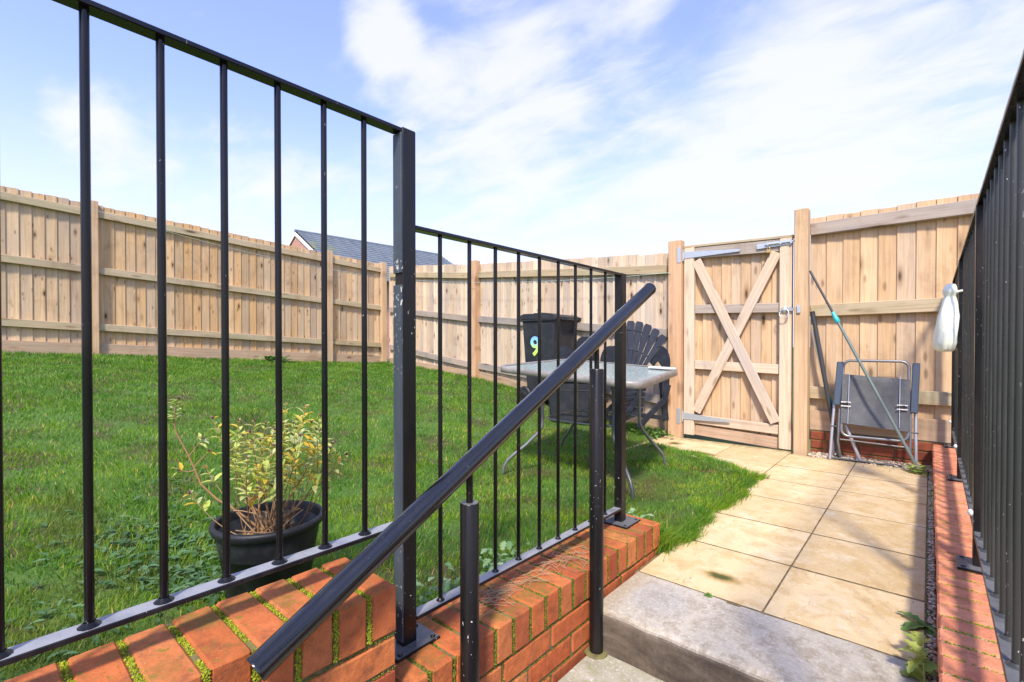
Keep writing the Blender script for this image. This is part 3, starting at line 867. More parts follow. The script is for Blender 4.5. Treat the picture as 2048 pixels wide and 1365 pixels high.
mb = MB(); mb.box((-4.95, by(-4.95) - .03, 1.2), (.10, .10, 1.82), Matrix.Rotation(-.09, 3, 'Z'), .004); mb.build('post', M['post_orange'], bf)
mb = MB(); mb.box((-1.872, 4.60, .93), (.125, .10, 1.96), None, .005); mb.build('gate_post', M['post_orange'], bf)

# right-hand fence with its brick plinth
rf = thing('wooden_fence', 'tall closeboard fence on a brick plinth behind the folded chair, right of the gate', 'fence', (.2, 4.7, 0))
boards((-.76, 4.745), (1.75, 4.745), lerp(.30, .30), lerp(1.965, 1.99), M['fence_board_warm'], rf, .112, .10, .016, .008)
for z, m_ in ((1.865, 'rail_grey'), (1.185, 'rail'), (.50, 'rail')):
    mb = MB(); mb.bar((-.76, 4.705, z), (1.7, 4.705, z + .02), .05, .10, (0, 0, 1), .004); o_ = mb.build('rail', M[m_], rf)
mb = MB(); mb.bar((-.76, 4.715, .268), (1.7, 4.715, .268), .03, .165, (0, 0, 1), .003); mb.build('gravel_board', M['gravel_board'], rf)
mb = MB(); mb.box((-.805, 4.605, .955), (.10, .11, 2.13), None, .006); mb.build('gate_post', M['post'], rf)
wb, mm = MB(), MB()
mm.box((.5, 4.735, .04), (2.5, .09, .28))
for r_ in range(4):
    x = -.75 - (.1125 if r_ % 2 else 0)
    while x < 1.7:
        a, b = max(x, -.75), min(x + .215, 1.7)
        if r_ == 0: b = min(x + .1025, 1.7)
        st = len(wb.v)
        if b - a > .02: wb.box(((a + b) / 2, 4.727, .145 - r_ * .075), (b - a, .09, .065), None, .004)
        jit(wb, st, .0015)
        x += .1125 if r_ == 0 else .225
pl = wb.build('brick_plinth', M['brick_plinth'], rf); mm.build('mortar', M['mortar'], pl)

# gate
gt = thing('garden_gate', 'wooden garden gate with crossed braces and galvanised hinges at the end of the path', 'gate', (-1.33, 4.62, .02))
GL, GR = -1.795, -.872
def gz(x, z): return z + .028 * (GR - x) / (GR - GL)
def gbar(mb, x0, z0, x1, z1, w, y, th=.03):
    mb.bar((x0, y, gz(x0, z0)), (x1, y, gz(x1, z1)), th, w, (0, 0, 1) if abs(x1 - x0) > .01 else (1, 0, 0), .003)
mb = MB(); n = 9; wd = (GR - GL - .16) / n
for k in range(n):
    x = GL + .08 + wd * (k + .5)
    mb.box((x, 4.672, gz(x, .895)), (wd + .012, .013, 1.70), Matrix.Rotation(.15, 3, 'Z'), .0015)
mb.build('boards', M['fence_board_warm'], gt)
for x in (GL + .048, GR - .052):
    mb = MB(); mb.box((x, 4.620, gz(x, .905)), (.097, .045, 1.795), None, .004); mb.build('stile', M['gate_pale'], gt)
mb = MB(); gbar(mb, GL + .098, 1.750, GR - .105, 1.748, .105, 4.625, .035); mb.build('top_ledge', M['rail_grey'], gt)
mb = MB(); mb.box(((GL + GR) / 2, 4.635, gz(-1.33, 1.815)), (GR - GL + .01, .07, .022), Matrix.Rotation(.03, 3, 'Y'), .003); mb.build('capping', M['rail'], gt)
for z in (1.215, .685, .165):
    mb = MB(); gbar(mb, GL + .099, z, GR - .106, z, .082, 4.630, .032); mb.build('ledge', M['rail_grey'] if z > 1 else M['gate_pale'], gt)
mb = MB(); gbar(mb, GL + .099, .06, GR - .106, .045, .10, 4.642, .02); mb.build('bottom_board', M['gravel_board'], gt)
mb = MB(); gbar(mb, GL + .115, 1.675, GR - .125, .225, .085, 4.6055, .022); mb.build('brace', M['gate_pale'], gt)
mb = MB(); gbar(mb, GR - .125, 1.69, GL + .115, .235, .085, 4.6115, .022); mb.build('brace', M['gate_pale'], gt)
for z, ln in ((1.735, .50), (.185, .42)):
    mb = MB()
    def hp(a, b, dpt): return Vector((a, dpt, gz(a, b)))
    mb.prism([(GL - .006, z - .034), (GL + ln, z - .010), (GL + ln + .012, z), (GL + ln, z + .010), (GL - .006, z + .034)], 4.592, 4.596, hp)
    h = mb.build('hinge', M['galvanised'], gt)
    mb = MB(); mb.box((GL - .030, 4.5475, gz(GL, z)), (.036, .004, .150), None, .001)
    mb.tube([(GL - .008, 4.588, gz(GL, z - .055)), (GL - .008, 4.588, gz(GL, z + .055))], .007, 10)
    mb.build('hinge_plate', M['galvanised'], h)
mb = MB(); xb = GR - .19
mb.box((xb + .045, 4.594, gz(xb, 1.757)), (.27, .004, .045), Matrix.Rotation(-.03, 3, 'Y'), .001)
mb.tube([(xb - .02, 4.583, gz(xb, 1.760)), (GR + .055, 4.583, gz(GR, 1.768))], .008, 10)
for x in (xb, xb + .10, GR - .01): mb.box((x, 4.584, gz(x, 1.763)), (.018, .018, .030), None, .003)
bo = mb.build('bolt', M['galvanised'], gt)
mb = MB(); mb.box((xb + .01, 4.576, gz(xb, 1.700)), (.034, .014, .030), None, .003)
mb.tube([(xb + .01 + .011 * math.cos(a), 4.576, gz(xb, 1.716) + .018 * math.sin(a)) for a in np.linspace(0, math.pi, 9)], .0028, 8)
mb.build('padlock', M['brass'], bo)
mb = MB(); xr = GR - .058; zr = gz(xr, 1.192)
mb.lathe([(.030, 0), (.030, .006), (.018, .012), (.012, .022), (.0001, .022)], (xr, 4.598, zr), 18, Matrix.Rotation(1.5708, 3, 'X'))
mb.tube([(xr + .036 * math.sin(a), 4.568 + .010 * math.cos(a), zr - .030 + .036 * math.cos(a)) for a in np.linspace(0, 2 * math.pi, 25)], .0038, 8, False)
mb.bar((xr, 4.590, zr + .005), (GR + .035, 4.570, zr + .002), .006, .022)
mb.box((GR + .055, 4.540, zr), (.028, .012, .065), None, .003)
mb.box((xr + .035, 4.590, zr + .010), (.022, .014, .040), None, .003)
mb.build('ring_latch', M['galvanised'], gt)

# ------------------------------------------------------------------ house beyond the fence
A = cw(-9.9, 22.0, 6.1); B = cw(-4.2, 27.9, 6.1)
ru = (B - A).normalized(); gu = Vector((ru.y, -ru.x, 0)).normalized()
if gu.dot(-Vector((A.x, A.y, 0))) < 0: gu = -gu
hs_ = thing('brick_house', 'brick house with a grey tiled gable roof, seen over the left fence', 'house', (A.x, A.y, -1))
W2 = 4.2; PT = math.tan(R(29.4)); OV = .03
def hpnt(s_, t_, z): return A + ru * s_ + gu * t_ + Vector((0, 0, z - A.z))
LN = (B - A).length
t = NT('far_brick'); br = t.n('ShaderNodeTexBrick'); t.link(t.map(t.lc(), (1, 1, 1)), br.inputs['Vector'])
br.inputs['Scale'].default_value = 1; br.inputs['Brick Width'].default_value = .225; br.inputs['Row Height'].default_value = .075; br.inputs['Mortar Size'].default_value = .006
br.inputs['Color1'].default_value = (.44, .20, .15, 1); br.inputs['Color2'].default_value = (.52, .25, .19, 1); br.inputs['Mortar'].default_value = (.40, .33, .28, 1)
M['far_brick'] = t.set(br.outputs[0], .9)
mb = MB()
for s0 in (OV, LN - OV):
    for (dd_, rev) in ((0, False), (.1 if s0 < 1 else -.1, True)):
        f = [(-W2 + .3, -1), (W2 - .3, -1), (W2 - .3, 6.0 - (W2 - .3) * PT), (0, 6.0), (-W2 + .3, 6.0 - (W2 - .3) * PT)]
        mb.add([hpnt(s0 + dd_, a, b) for a, b in f], [(0, 1, 2, 3, 4)], False, [(a, b, 0) for a, b in f])
for sd in (-1, 1):
    f = [(OV, -1), (LN - OV, -1), (LN - OV, 6.0 - (W2 - .3) * PT), (OV, 6.0 - (W2 - .3) * PT)]
    mb.add([hpnt(a, sd * (W2 - .3), b) for a, b in f], [(0, 1, 2, 3)], False, f and [(a, b, 0) for a, b in f])
mb.build('wall', M['far_brick'], hs_)
t = NT('roof_tile'); lc = t.lc()
c = t.ramp(t.noise(t.map(lc, (4, .8, 1)), 1.2, 4, .6), [(.3, (.10, .125, .155)), (.6, (.17, .20, .235)), (.8, (.13, .15, .18))])
mossp = t.rng(t.noise(lc, .9, 4, .6), .55, .68)
sp_ = t.n('ShaderNodeSeparateXYZ'); t.link(lc, sp_.inputs[0])
c = t.mix(t.math('MULTIPLY', t.math('MULTIPLY', mossp, t.rng(sp_.outputs[0], .3, 2.2, 1, 0)), .8), c, (.24, .25, .09))
M['roof_tile'] = t.set(c, .7)
mb = MB()
nrow = 18; sl = W2 + .25
for sd in (-1, 1):
    for k in range(nrow):
        a0 = sl * k / nrow; a1 = sl * (k + 1) / nrow + .03
        z0 = 6.1 - a0 * PT; z1 = 6.1 - a1 * PT
        vs = [hpnt(0, sd * a0, z0), hpnt(LN, sd * a0, z0), hpnt(LN, sd * a1, z1 + .055), hpnt(0, sd * a1, z1 + .055), hpnt(0, sd * a1, z1 + .0), hpnt(LN, sd * a1, z1 + .0)]
        lcs = [(0, a0, sd), (LN, a0, sd), (LN, a1, sd), (0, a1, sd), (0, a1, sd), (LN, a1, sd)]
        mb.add(vs, [(0, 1, 2, 3), (3, 2, 5, 4)], False, lcs)
rf_ = mb.build('roof', M['roof_tile'], hs_)
mb = MB(); mb.tube([hpnt(-.02, 0, 6.11), hpnt(LN + .02, 0, 6.11)], .07, 8); mb.build('ridge_tiles', M['roof_tile'], rf_)
for s0 in (-.02, LN + .02):
    for sd in (-1, 1):
        mb = MB(); mb.bar(hpnt(s0, 0, 5.97), hpnt(s0, sd * sl, 5.97 - sl * PT), .03, .15, (0, 0, 1)); mb.build('bargeboard', M['white_paint'], hs_)

# ------------------------------------------------------------------ garden table
TC = [Vector((-1.20, 2.45, .688)), Vector((-2.27, 2.43, .752)), Vector((-2.40, 3.47, .775)), Vector((-1.40, 3.52, .718))]   # front, left, back, right
tb = thing('garden_table', 'square patio table with rippled glass top and taupe rim on the grass', 'table', (-1.84, 2.96, .0))
def tp(u_, v_, dz=0):
    a = TC[0].lerp(TC[1], u_); b = TC[3].lerp(TC[2], u_); q = a.lerp(b, v_); q.z += dz; return q
def rrect(r_, n=8, ins=0.0):
    out = []
    for cx_, cy_, a0 in ((1 - r_, r_, -90), (1 - r_, 1 - r_, 0), (r_, 1 - r_, 90), (r_, r_, 180)):
        for k in range(n + 1):
            a = R(a0 + 90 * k / n); rr_ = r_ - ins
            out.append((cx_ + rr_ * math.cos(a), cy_ + rr_ * math.sin(a)))
    return out
outer = rrect(.10); inner = rrect(.10, 8, .028)
mb = MB(); n = len(outer)
rings = [[tp(a, b, 0) for a, b in inner], [tp(a, b, .006) for a, b in [((o[0] * 3 + i_[0]) / 4, (o[1] * 3 + i_[1]) / 4) for o, i_ in zip(outer, inner)]], [tp(a, b, -.003) for a, b in outer], [tp(a, b, -.038) for a, b in outer], [tp(a, b, -.042) for a, b in inner]]
vs = [p_ for r__ in rings for p_ in r__]; fs = []
for i in range(4):
    for k in range(n): fs.append((i * n + k, (i + 1) * n + k, (i + 1) * n + (k + 1) % n, i * n + (k + 1) % n))
mb.add(vs, fs, True); mb.build('rim', M['taupe_metal'], tb)
mb = MB(); mb.prism(inner, -.003, -.010, lambda a, b, dd_: tp(a, b, dd_)); mb.build('glass_top', M['glass_top'], tb)
feet = [(-1.30, 2.57), (-2.24, 2.48), (-2.36, 3.36), (-1.47, 3.42)]
tops = [(.76, .24)] * 4
tl = [(.24, .24), (.76, .24), (.76, .76), (.24, .76)]
knees = []
for (fx, fy), (u_, v_) in zip(feet, tl):
    T_ = tp(u_, v_, -.04); K_ = Vector((T_.x, T_.y, .36)); F_ = Vector((fx, fy, lz(fx, fy) + .0))
    d_ = Vector((F_.x - K_.x, F_.y - K_.y, 0))
    pts = [T_, K_, K_ + Vector((0, 0, -.04)) + d_ * .03, K_ + Vector((0, 0, -.08)) + d_ * .12, K_ + Vector((0, 0, -.16)) + d_ * .42, K_ + Vector((0, 0, -.225)) + d_ * .72, K_ + Vector((0, 0, -.265)) + d_ * .88, Vector((F_.x - d_.x * .03, F_.y - d_.y * .03, .05)), F_]
    mb = MB(); mb.tube(pts, .0115, 12); mb.build('leg', M['grey_tube'] if len(knees) else M['dark_metal'], tb); knees.append(K_)
ring = []
for k in range(4):
    a, b = knees[k], knees[(k + 1) % 4]
    for f in (.12, .5, .88): ring.append(a.lerp(b, f) + Vector((0, 0, .02)))
ring.append(ring[0]); mb = MB(); mb.tube(ring, .0085, 8, False); mb.build('shelf_ring', M['grey_tube'], tb)
a_, b_ = ring[1], ring[7]
mb = MB(); mb.tube([ring[1], ring[7]], .007, 8); mb.tube([ring[4], ring[10]], .007, 8); mb.build('cross_stay', M['dark_metal'], tb)
mb = MB(); mb.box(tp(.10, .86, .012), (.19, .11, .012), Matrix.Rotation(.35, 3, 'Z') @ Matrix.Rotation(.05, 3, 'Y'), .004)
tag(mb.build('tray', M['white_plastic'], None, tp(.10, .86)), 'thin white flat tray lying on the right corner of the table', 'tray')

# ------------------------------------------------------------------ wheelie bin
bx0, bx1, by0, by1 = -3.59, -3.13, 4.30, 4.76
bc = Vector(((bx0 + bx1) / 2, (by0 + by1) / 2, 0)); gz0 = lz(bc.x, bc.y) - .01
bn = thing('wheelie_bin', 'dark grey wheelie bin numbered 9 standing against the back fence', 'bin', (bc.x, bc.y, gz0))
mb = MB(); H = .93
mb.box((bc.x, bc.y, gz0 + .04 + H / 2), (bx1 - bx0, by1 - by0, H), None, .015, None, (.80, .78))
mb.box((bc.x, bc.y, gz0 + .04 + H - .015), (bx1 - bx0 + .035, by1 - by0 + .035, .03), None, .006)
mb.box((bc.x, bc.y, gz0 + .04 + H - .17), (bx1 - bx0 - .022, by1 - by0 - .022, .012), None, .003)
mb.box((bc.x, bc.y - .02, gz0 + .40), (bx1 - bx0 - .06, by1 - by0 - .075, .010), None, .003)
body = mb.build('body', M['bin_plastic'], bn)
mb = MB()
def lidp(a, b, dpt): return Vector((a, dpt, b))
zl_ = gz0 + .04 + H
mb.prism([(bx0 - .03, zl_ + .004), (bx1 + .05, zl_ - .014), (bx1 + .055, zl_ + .014), (bx1 - .02, zl_ + .045), (bc.x, zl_ + .055), (bx0 + .05, zl_ + .058), (bx0 - .02, zl_ + .035)], by0 - .022, by1 + .022, lidp)
mb.box((bc.x - .05, bc.y, zl_ + .062), (.14, .30, .02), None, .006)
mb.box((bx1 + .045, bc.y, zl_ - .012), (.03, .30, .018), None, .005)
mb.build('lid', M['bin_plastic'], bn)
mb = MB(); mb.tube([(bx0 - .045, by0 + .03, zl_ - .01), (bx0 - .045, by1 - .03, zl_ - .01)], .012, 10)
for yy in (by0 + .06, by1 - .06): mb.box((bx0 - .02, yy, zl_ - .01), (.06, .03, .03), None, .004)
mb.build('handle', M['bin_plastic'], bn)
for yy in (by0 + .015, by1 - .015):
    mb = MB(); c_ = (bx0 + .035, yy - .02, gz0 + .095)
    mb.lathe([(.0001, -.004), (.030, -.004), (.035, 0), (.060, .002), (.075, .0), (.095, .004), (.098, .02), (.095, .036), (.07, .04), (.0001, .04)], c_, 24, Matrix.Rotation(-1.5708, 3, 'X'))
    mb.build('wheel', M['black_plastic'], bn)
cu = bpy.data.curves.new('nine', 'FONT'); cu.body = '9'; cu.size = .30; cu.extrude = .001; cu.align_x = 'CENTER'; cu.offset = .007
tmp = bpy.data.objects.new('tmp_nine', cu); COL.objects.link(tmp)
bpy.context.view_layer.update()
me = bpy.data.meshes.new_from_object(tmp.evaluated_get(bpy.context.evaluated_depsgraph_get()))
bpy.data.objects.remove(tmp)
t = NT('number_vinyl'); sp_ = t.n('ShaderNodeSeparateXYZ'); t.link(t.obj(), sp_.inputs[0])
M['number_vinyl'] = t.set(t.ramp(sp_.outputs[1], [(.0, (.55, .80, .12)), (.09, (.50, .78, .25)), (.14, (.30, .66, .72)), (.2, (.22, .52, .85))]), .4)
me.materials.clear(); me.materials.append(M['number_vinyl']); me.name = 'number'
no = bpy.data.objects.new('number', me); COL.objects.link(no); no.parent = bn
no.location = (-.035, -(by1 - by0) / 2 + .016, .555); no.rotation_euler = (R(90 + 3.2), 0, 0); no.scale = (.95, 1, 1)

# ------------------------------------------------------------------ dark tub under the table line
tubc = Vector((-2.82, 4.18, lz(-2.82, 4.18) - .01))
ob_ = thing('storage_tub', 'dark grey plastic tub on the grass behind the table, right of the bin', 'tub', tubc)
mb = MB(); mb.box(tubc + Vector((0, 0, .21)), (.46, .36, .42), Matrix.Rotation(.5, 3, 'Z'), .02, None, (.84, .84)); mb.build('body', M['bin_plastic'], ob_)
mb = MB(); mb.box(tubc + Vector((0, 0, .425)), (.49, .39, .03), Matrix.Rotation(.5, 3, 'Z'), .01)
mb.box(tubc + Vector((0, 0, .33)), (.455, .355, .010), Matrix.Rotation(.5, 3, 'Z'), .003); mb.build('rim', M['bin_plastic'], ob_)

# ------------------------------------------------------------------ slatted plastic garden chairs (folded, leaning)
def slat_chair(D, sx, label, fan=True):
    """folded fan-backed chair; measured outline points at distance D, given their own depth and thickness"""
    base = at(1290 + sx, 850, D); base.z = lz(base.x, base.y)
    o = thing('folding_garden_chair', label, 'chair', base, 'dark plastic chairs folded by the fence')
    fwd = Vector((-SY, CY, 0))
    def Q(px, py, dep=0.0): return at(px + sx, py, D) + fwd * dep
    m_ = M['navy_plastic']
    # back: seven tapering slats fanning from the bottom, each curved at the top
    mb = MB(); cx_, cy_ = 1257, 776; n = 7
    if not fan:
        mb.prism([(1232, 722), (1233, 706), (1243, 690), (1249, 678), (1257, 673), (1268, 674), (1280, 684), (1290, 699), (1291, 722)], 0, .02, lambda a, b, d_: Q(a, b, d_))
    for k in range(n if fan else 0):
        a0 = R(-15 + 7.8 * k); a1 = R(-15 + 7.8 * k + 7.0)
        rad = 136 - .9 * (k - 3) ** 2
        pl = []
        for f, rr_ in ((0, 44), (0, rad - 5), (.18, rad), (.82, rad), (1, rad - 5), (1, 44)):
            a = a0 + (a1 - a0) * f
            pl.append((cx_ + rr_ * math.sin(a), cy_ - rr_ * math.cos(a)))
        dep = .030 * ((k - 3) / 3) ** 2
        mb.prism(pl, .0 - dep, .018 - dep, lambda a, b, d_: Q(a, b, d_ - (b - 752) * .0008))
    bk = mb.build('back', m_, o)
    mb = MB()
    for rr_ in ((76, 116) if fan else (58,)):
        pts = []
        for k in range(17):
            a = R(-15 + 54 * k / 16); pts.append(Q(cx_ + rr_ * math.sin(a) * .92, cy_ - rr_ * math.cos(a), -.016 - .030 * ((k - 8) / 8) ** 2 + rr_ * .0008))
        mb.tube(pts, .009, 6)
    mb.build('back_band', m_, bk)
    # seat slats hanging folded below the back
    mb = MB()
    for k in range(8):
        y = 757 + 10.5 * k
        mb.bar(Q(1238 + k * .8, y, .05), Q(1298 - k * 1.5, y + 2, .05), .014, .036, (0, 0, 1), .003)
    mb.build('seat', m_, o)
    # side stringers, legs and arms
    for pts, w in (([(1338, 770), (1331, 800), (1300, 832), (1279, 856)], .052), ([(1285, 770), (1276, 800), (1252, 832), (1222, 846)], .052)):
        mb = MB(); P_ = [Q(a, b, .02) for a, b in pts]
        for a, b in zip(P_[:-1], P_[1:]): mb.bar(a, b + (b - a).normalized() * .012, .028, w, fwd.cross((b - a).normalized()), .005)
        mb.build('leg', m_, o)
    for pts in ([(1232, 772), (1240, 852)], [(1330, 765), (1338, 845)]):
        mb = MB(); mb.bar(Q(*pts[0], .09), Q(*pts[1], .09), .026, .060, fwd.cross(Vector((0, 0, 1))), .005); mb.build('leg', m_, o)
    for s_, cx2 in ((1, 1322), (-1, 1222)):
        mb = MB(); pl = []
        for k in range(13):
            a = R(180 * k / 12); pl.append((cx2 - 20 * math.cos(a), 726 - 34 * math.sin(a)))
        pl += [(cx2 + 17, 790), (cx2 + 4, 792)]
        pl += [(cx2 + 5, 735), (cx2 - 4, 722), (cx2 - 13, 733)]
        mb.prism(pl, .015, .050, lambda a, b, d_: Q(a, b, d_)); mb.build('arm', m_, o)
    mb = MB(); mb.bar(Q(1236, 826, .03), Q(1335, 838, .03), .025, .040, (0, 0, 1), .004); mb.build('stretcher', m_, o)
    return o
slat_chair(4.55, 0, 'dark fan-backed slatted plastic chair folded against the fence beside the gate post')
slat_chair(4.95, -92, 'dark round-backed plastic chair half hidden behind the handrail, between bin and fan-backed chair', False)

# ------------------------------------------------------------------ folded camping chair
fc = thing('folding_chair', 'folded grey mesh folding chair leaning on the fence above the gravel', 'chair', (-.33, 4.5, 0))
def F(u_, z, d=0.0):
    """u across 0..1 (left to right as seen), z height; the chair leans back as it rises"""
    return Vector((-.585 + u_ * .52, 4.475 + z * .20 - d + .045 * u_, z))
def arc_frame(mb, u0, u1, z0, z1, r_, rad, d=0.0, open_bottom=False):
    pts = [(u0, z0)] if open_bottom else []
    ru_ = r_ / .52
    def corner(cu_, cz, a0):
        for k in range(6):
            a = R(a0 + 90 * k / 5); pts.append((cu_ + ru_ * math.cos(a), cz + r_ * math.sin(a)))
    if open_bottom:
        pts2 = []
        for k in range(6):
            a = R(180 - 90 * k / 5); pts.append((u0 + ru_ + ru_ * math.cos(a), z1 - r_ + r_ * math.sin(a)))
        for k in range(6):
            a = R(90 - 90 * k / 5); pts.append((u1 - ru_ + ru_ * math.cos(a), z1 - r_ + r_ * math.sin(a)))
        pts.append((u1, z0))
    else:
        for cu_, cz, a0 in ((u1 - ru_, z0 + r_, -90), (u1 - ru_, z1 - r_, 0), (u0 + ru_, z1 - r_, 90), (u0 + ru_, z0 + r_, 180)): corner(cu_, cz, a0)
        pts.append(pts[0])
    mb.tube([F(a, b, d) for a, b in pts], rad, 10, open_bottom)
mb = MB(); arc_frame(mb, .135, .905, .195, .775, .05, .0105, .035); mb.build('back_frame', M['grey_tube'], fc)
mb = MB()
nu, nz_ = 14, 12
for i in range(nu):
    for j in range(nz_):
        def S(a, b):
            uu = .13 + .79 * a; zz = .295 - .028 * a + (.67 - .295) * b
            return F(uu, zz, .052 - .022 * math.sin(math.pi * a) * math.sin(math.pi * min(1, b * 1.1)))
        q = [(i / nu, j / nz_), ((i + 1) / nu, j / nz_), ((i + 1) / nu, (j + 1) / nz_), (i / nu, (j + 1) / nz_)]
        mb.add([S(a, b) for a, b in q] + [S(a, b) + Vector((0, .004, 0)) for a, b in q], [(0, 1, 2, 3), (7, 6, 5, 4)], True, [(a * .41, b * .38, 0) for a, b in q] * 2, .5)
fb = mb.build('seat_fabric', M['mesh_fabric'], fc)
for a in (.11, .86):
    mb = MB(); mb.bar(F(.13 + .79 * a, .667, .060), F(.13 + .79 * a, .292, .060), .004, .003, (0, 1, 0)); mb.build('seam', M['silver_tube'], fb)
    uu = .13 + (.035 if a < .5 else .885) * .79 + (.02 if a < .5 else -.0)
    mb = MB()
    for z in (.455, .425): mb.bar(F(uu - .05, z, .064), F(uu + .07, z, .064), .006, .007)
    mb.build('strap', M['white_plastic'], fb)
    mb = MB(); mb.box(F(uu + .01, .44, .058), (.032, .012, .030)); mb.build('buckle', M['black_plastic'], fb)
mb = MB(); mb.tube([F(.0, .0, .0), F(.015, .22, .01), F(.04, .50, .01), F(.06, .60, .005)], .0105, 10); mb.build('leg', M['silver_tube'], fc)
mb = MB(); mb.tube([F(1.0, .0, .0), F(.985, .22, .01), F(.985, .45, .01), F(.985, .60, .005)], .0105, 10); mb.build('leg', M['silver_tube'], fc)
mb = MB(); mb.tube([F(.105, .40, .03), F(.10, .22, .03), F(.095, .15, .02), F(.12, .02, -.05)], .0085, 10); mb.build('leg', M['grey_tube'], fc)
mb = MB(); mb.tube([F(.925, .40, .03), F(.93, .12, .02)], .0085, 10); mb.build('leg', M['grey_tube'], fc)
mb = MB(); mb.tube([F(.175, .27, -.02), F(.36, .01, -.05)], .0125, 10); mb.build('leg', M['silver_tube'], fc)
mb = MB(); mb.tube([F(.02, .015, .0), F(.98, .010, .0)], .0075, 10); mb.build('foot_bar', M['dark_metal'], fc)
mb = MB(); mb.tube([F(.12, .165, .02), F(.93, .150, .02)], .006, 8); mb.build('cross_bar', M['grey_tube'], fc)
for (u0, u1) in ((-.01, .12), (.90, 1.02)):
    mb = MB(); mb.tube([F(u0, .262, .02), F(u1, .258, .02)], .0055, 8); mb.build('pivot_bar', M['dark_metal'], fc)
for (ut, ub, zt, zb) in ((.098, .068, .765, .425), (.985, .965, .765, .400)):
    mb = MB(); mb.bar(F(ub, zb, .045), F(ut, zt, .045), .045, .022, (0, 1, 0), .006); mb.build('armrest', M['slate_plastic'], fc)

# poles
pole = thing('extension_pole', 'slim grey-green extension pole with teal collar leaning across the folded chair', 'pole', (-.045, 4.40, 0))
pa, pb = Vector((-.045, 4.395, .008)), Vector((-.738, 4.540, 1.50))
mb = MB(); mb.tube([pa, pa.lerp(pb, .735)], .0105, 12); mb.build('lower_tube', M['pole_green'], pole)
mb = MB(); mb.tube([pa.lerp(pb, .735), pb], .0085, 12); mb.build('upper_tube', M['pole_dark'], pole)
mb = MB(); f_ = [.715, .722, .74, .745, .765, .77]; mb.tube([pa.lerp(pb, k) for k in f_], [.015, .018, .018, .014, .014, .011], 14); mb.build('collar', M['teal_plastic'], pole)
p2 = thing('parasol_pole', 'thick dark metal pole leaning in the corner between gate post and folded chair', 'pole', (-.55, 4.6, 0))
mb = MB(); mb.tube([(-.535, 4.575, .0), (-.735, 4.650, 1.165)], .017, 14); mb.build('shaft', M['pole_dark'], p2)
mb = MB(); mb.tube([(-.735, 4.650, 1.165), (-.737, 4.651, 1.175)], [.0185, .016], 14); mb.build('end_cap', M['black_plastic'], p2)
p3 = thing('white_cane', 'thin white tube standing behind the dark pole beside the gate post', 'tube', (-.56, 4.63, 0))
mb = MB(); mb.tube([(-.735, 4.662, 1.02), (-.72, 4.66, .93), (-.66, 4.655, .68), (-.60, 4.645, .42), (-.585, 4.64, 0.0)], .011, 12); mb.build('tube', M['white_plastic'], p3)
mb = MB(); mb.tube([(-.598, 4.640, .42), (-.612, 4.64, .47)], .014, 12); mb.build('sleeve', M['teal_plastic'], p3)

# plastic bag hung on the right railing
bg = thing('plastic_bag', 'knotted white plastic bag hanging from the right-hand railing', 'bag', (.075, 3.5, .86))
mb = MB(); prof = [(.002, 0), (.030, .001), (.044, .014), (.052, .05), (.055, .10), (.051, .15), (.045, .20), (.038, .245), (.031, .28), (.026, .300), (.033, .312), (.036, .325), (.030, .345), (.020, .362), (.003, .366)]
vs = []; n = 28
for r_, z in prof:
    for k in range(n):
        a = 2 * math.pi * k / n
        w_ = 1 + .08 * math.sin(a * 3 + z * 9) + .05 * math.sin(a * 7 - z * 14) + .25 * mnoise.noise(Vector((math.cos(a) * 2, math.sin(a) * 2, z * 14)))
        vs.append((.084 - .022 * (1 - z / .37) + r_ * math.cos(a) * w_ * .92, 3.5 + r_ * math.sin(a) * w_ * 1.5, .862 + z))
fs = [(i * n + k, i * n + (k + 1) % n, (i + 1) * n + (k + 1) % n, (i + 1) * n + k) for i in range(len(prof) - 1) for k in range(n)]
mb.add(vs, fs, True); mb.build('sack', M['bag_film'], bg)
mb = MB(); mb.tube([(.086, 3.5, 1.165), (.105, 3.49, 1.18), (rx(3.5) - .009, 3.475, 1.185), (rx(3.5) + .012, 3.47, 1.185)], [.010, .008, .006, .005], 8); mb.build('handle', M['bag_film'], bg)

# washing line along the fences
pts = []
for (p_, q_) in ((Vector((-7.44, .99, 2.50)), Vector((-7.43, 4.98, 2.12))), (Vector((-7.43, 4.98, 2.12)), Vector((-1.90, 4.535, 1.60)))):
    for k in range(13):
        f = k / 12; v_ = p_.lerp(q_, f); v_.z -= .10 * 4 * f * (1 - f); pts.append(v_)
mb = MB(); mb.tube(pts, .0022, 5)
t = NT('line_cord'); M['line_cord'] = t.set((.45, .60, .52), .5)
tag(mb.build('washing_line', M['line_cord'], None, (-7.4, 5, 2.1)), 'thin pale green line strung along the top of the fences', 'washing line')

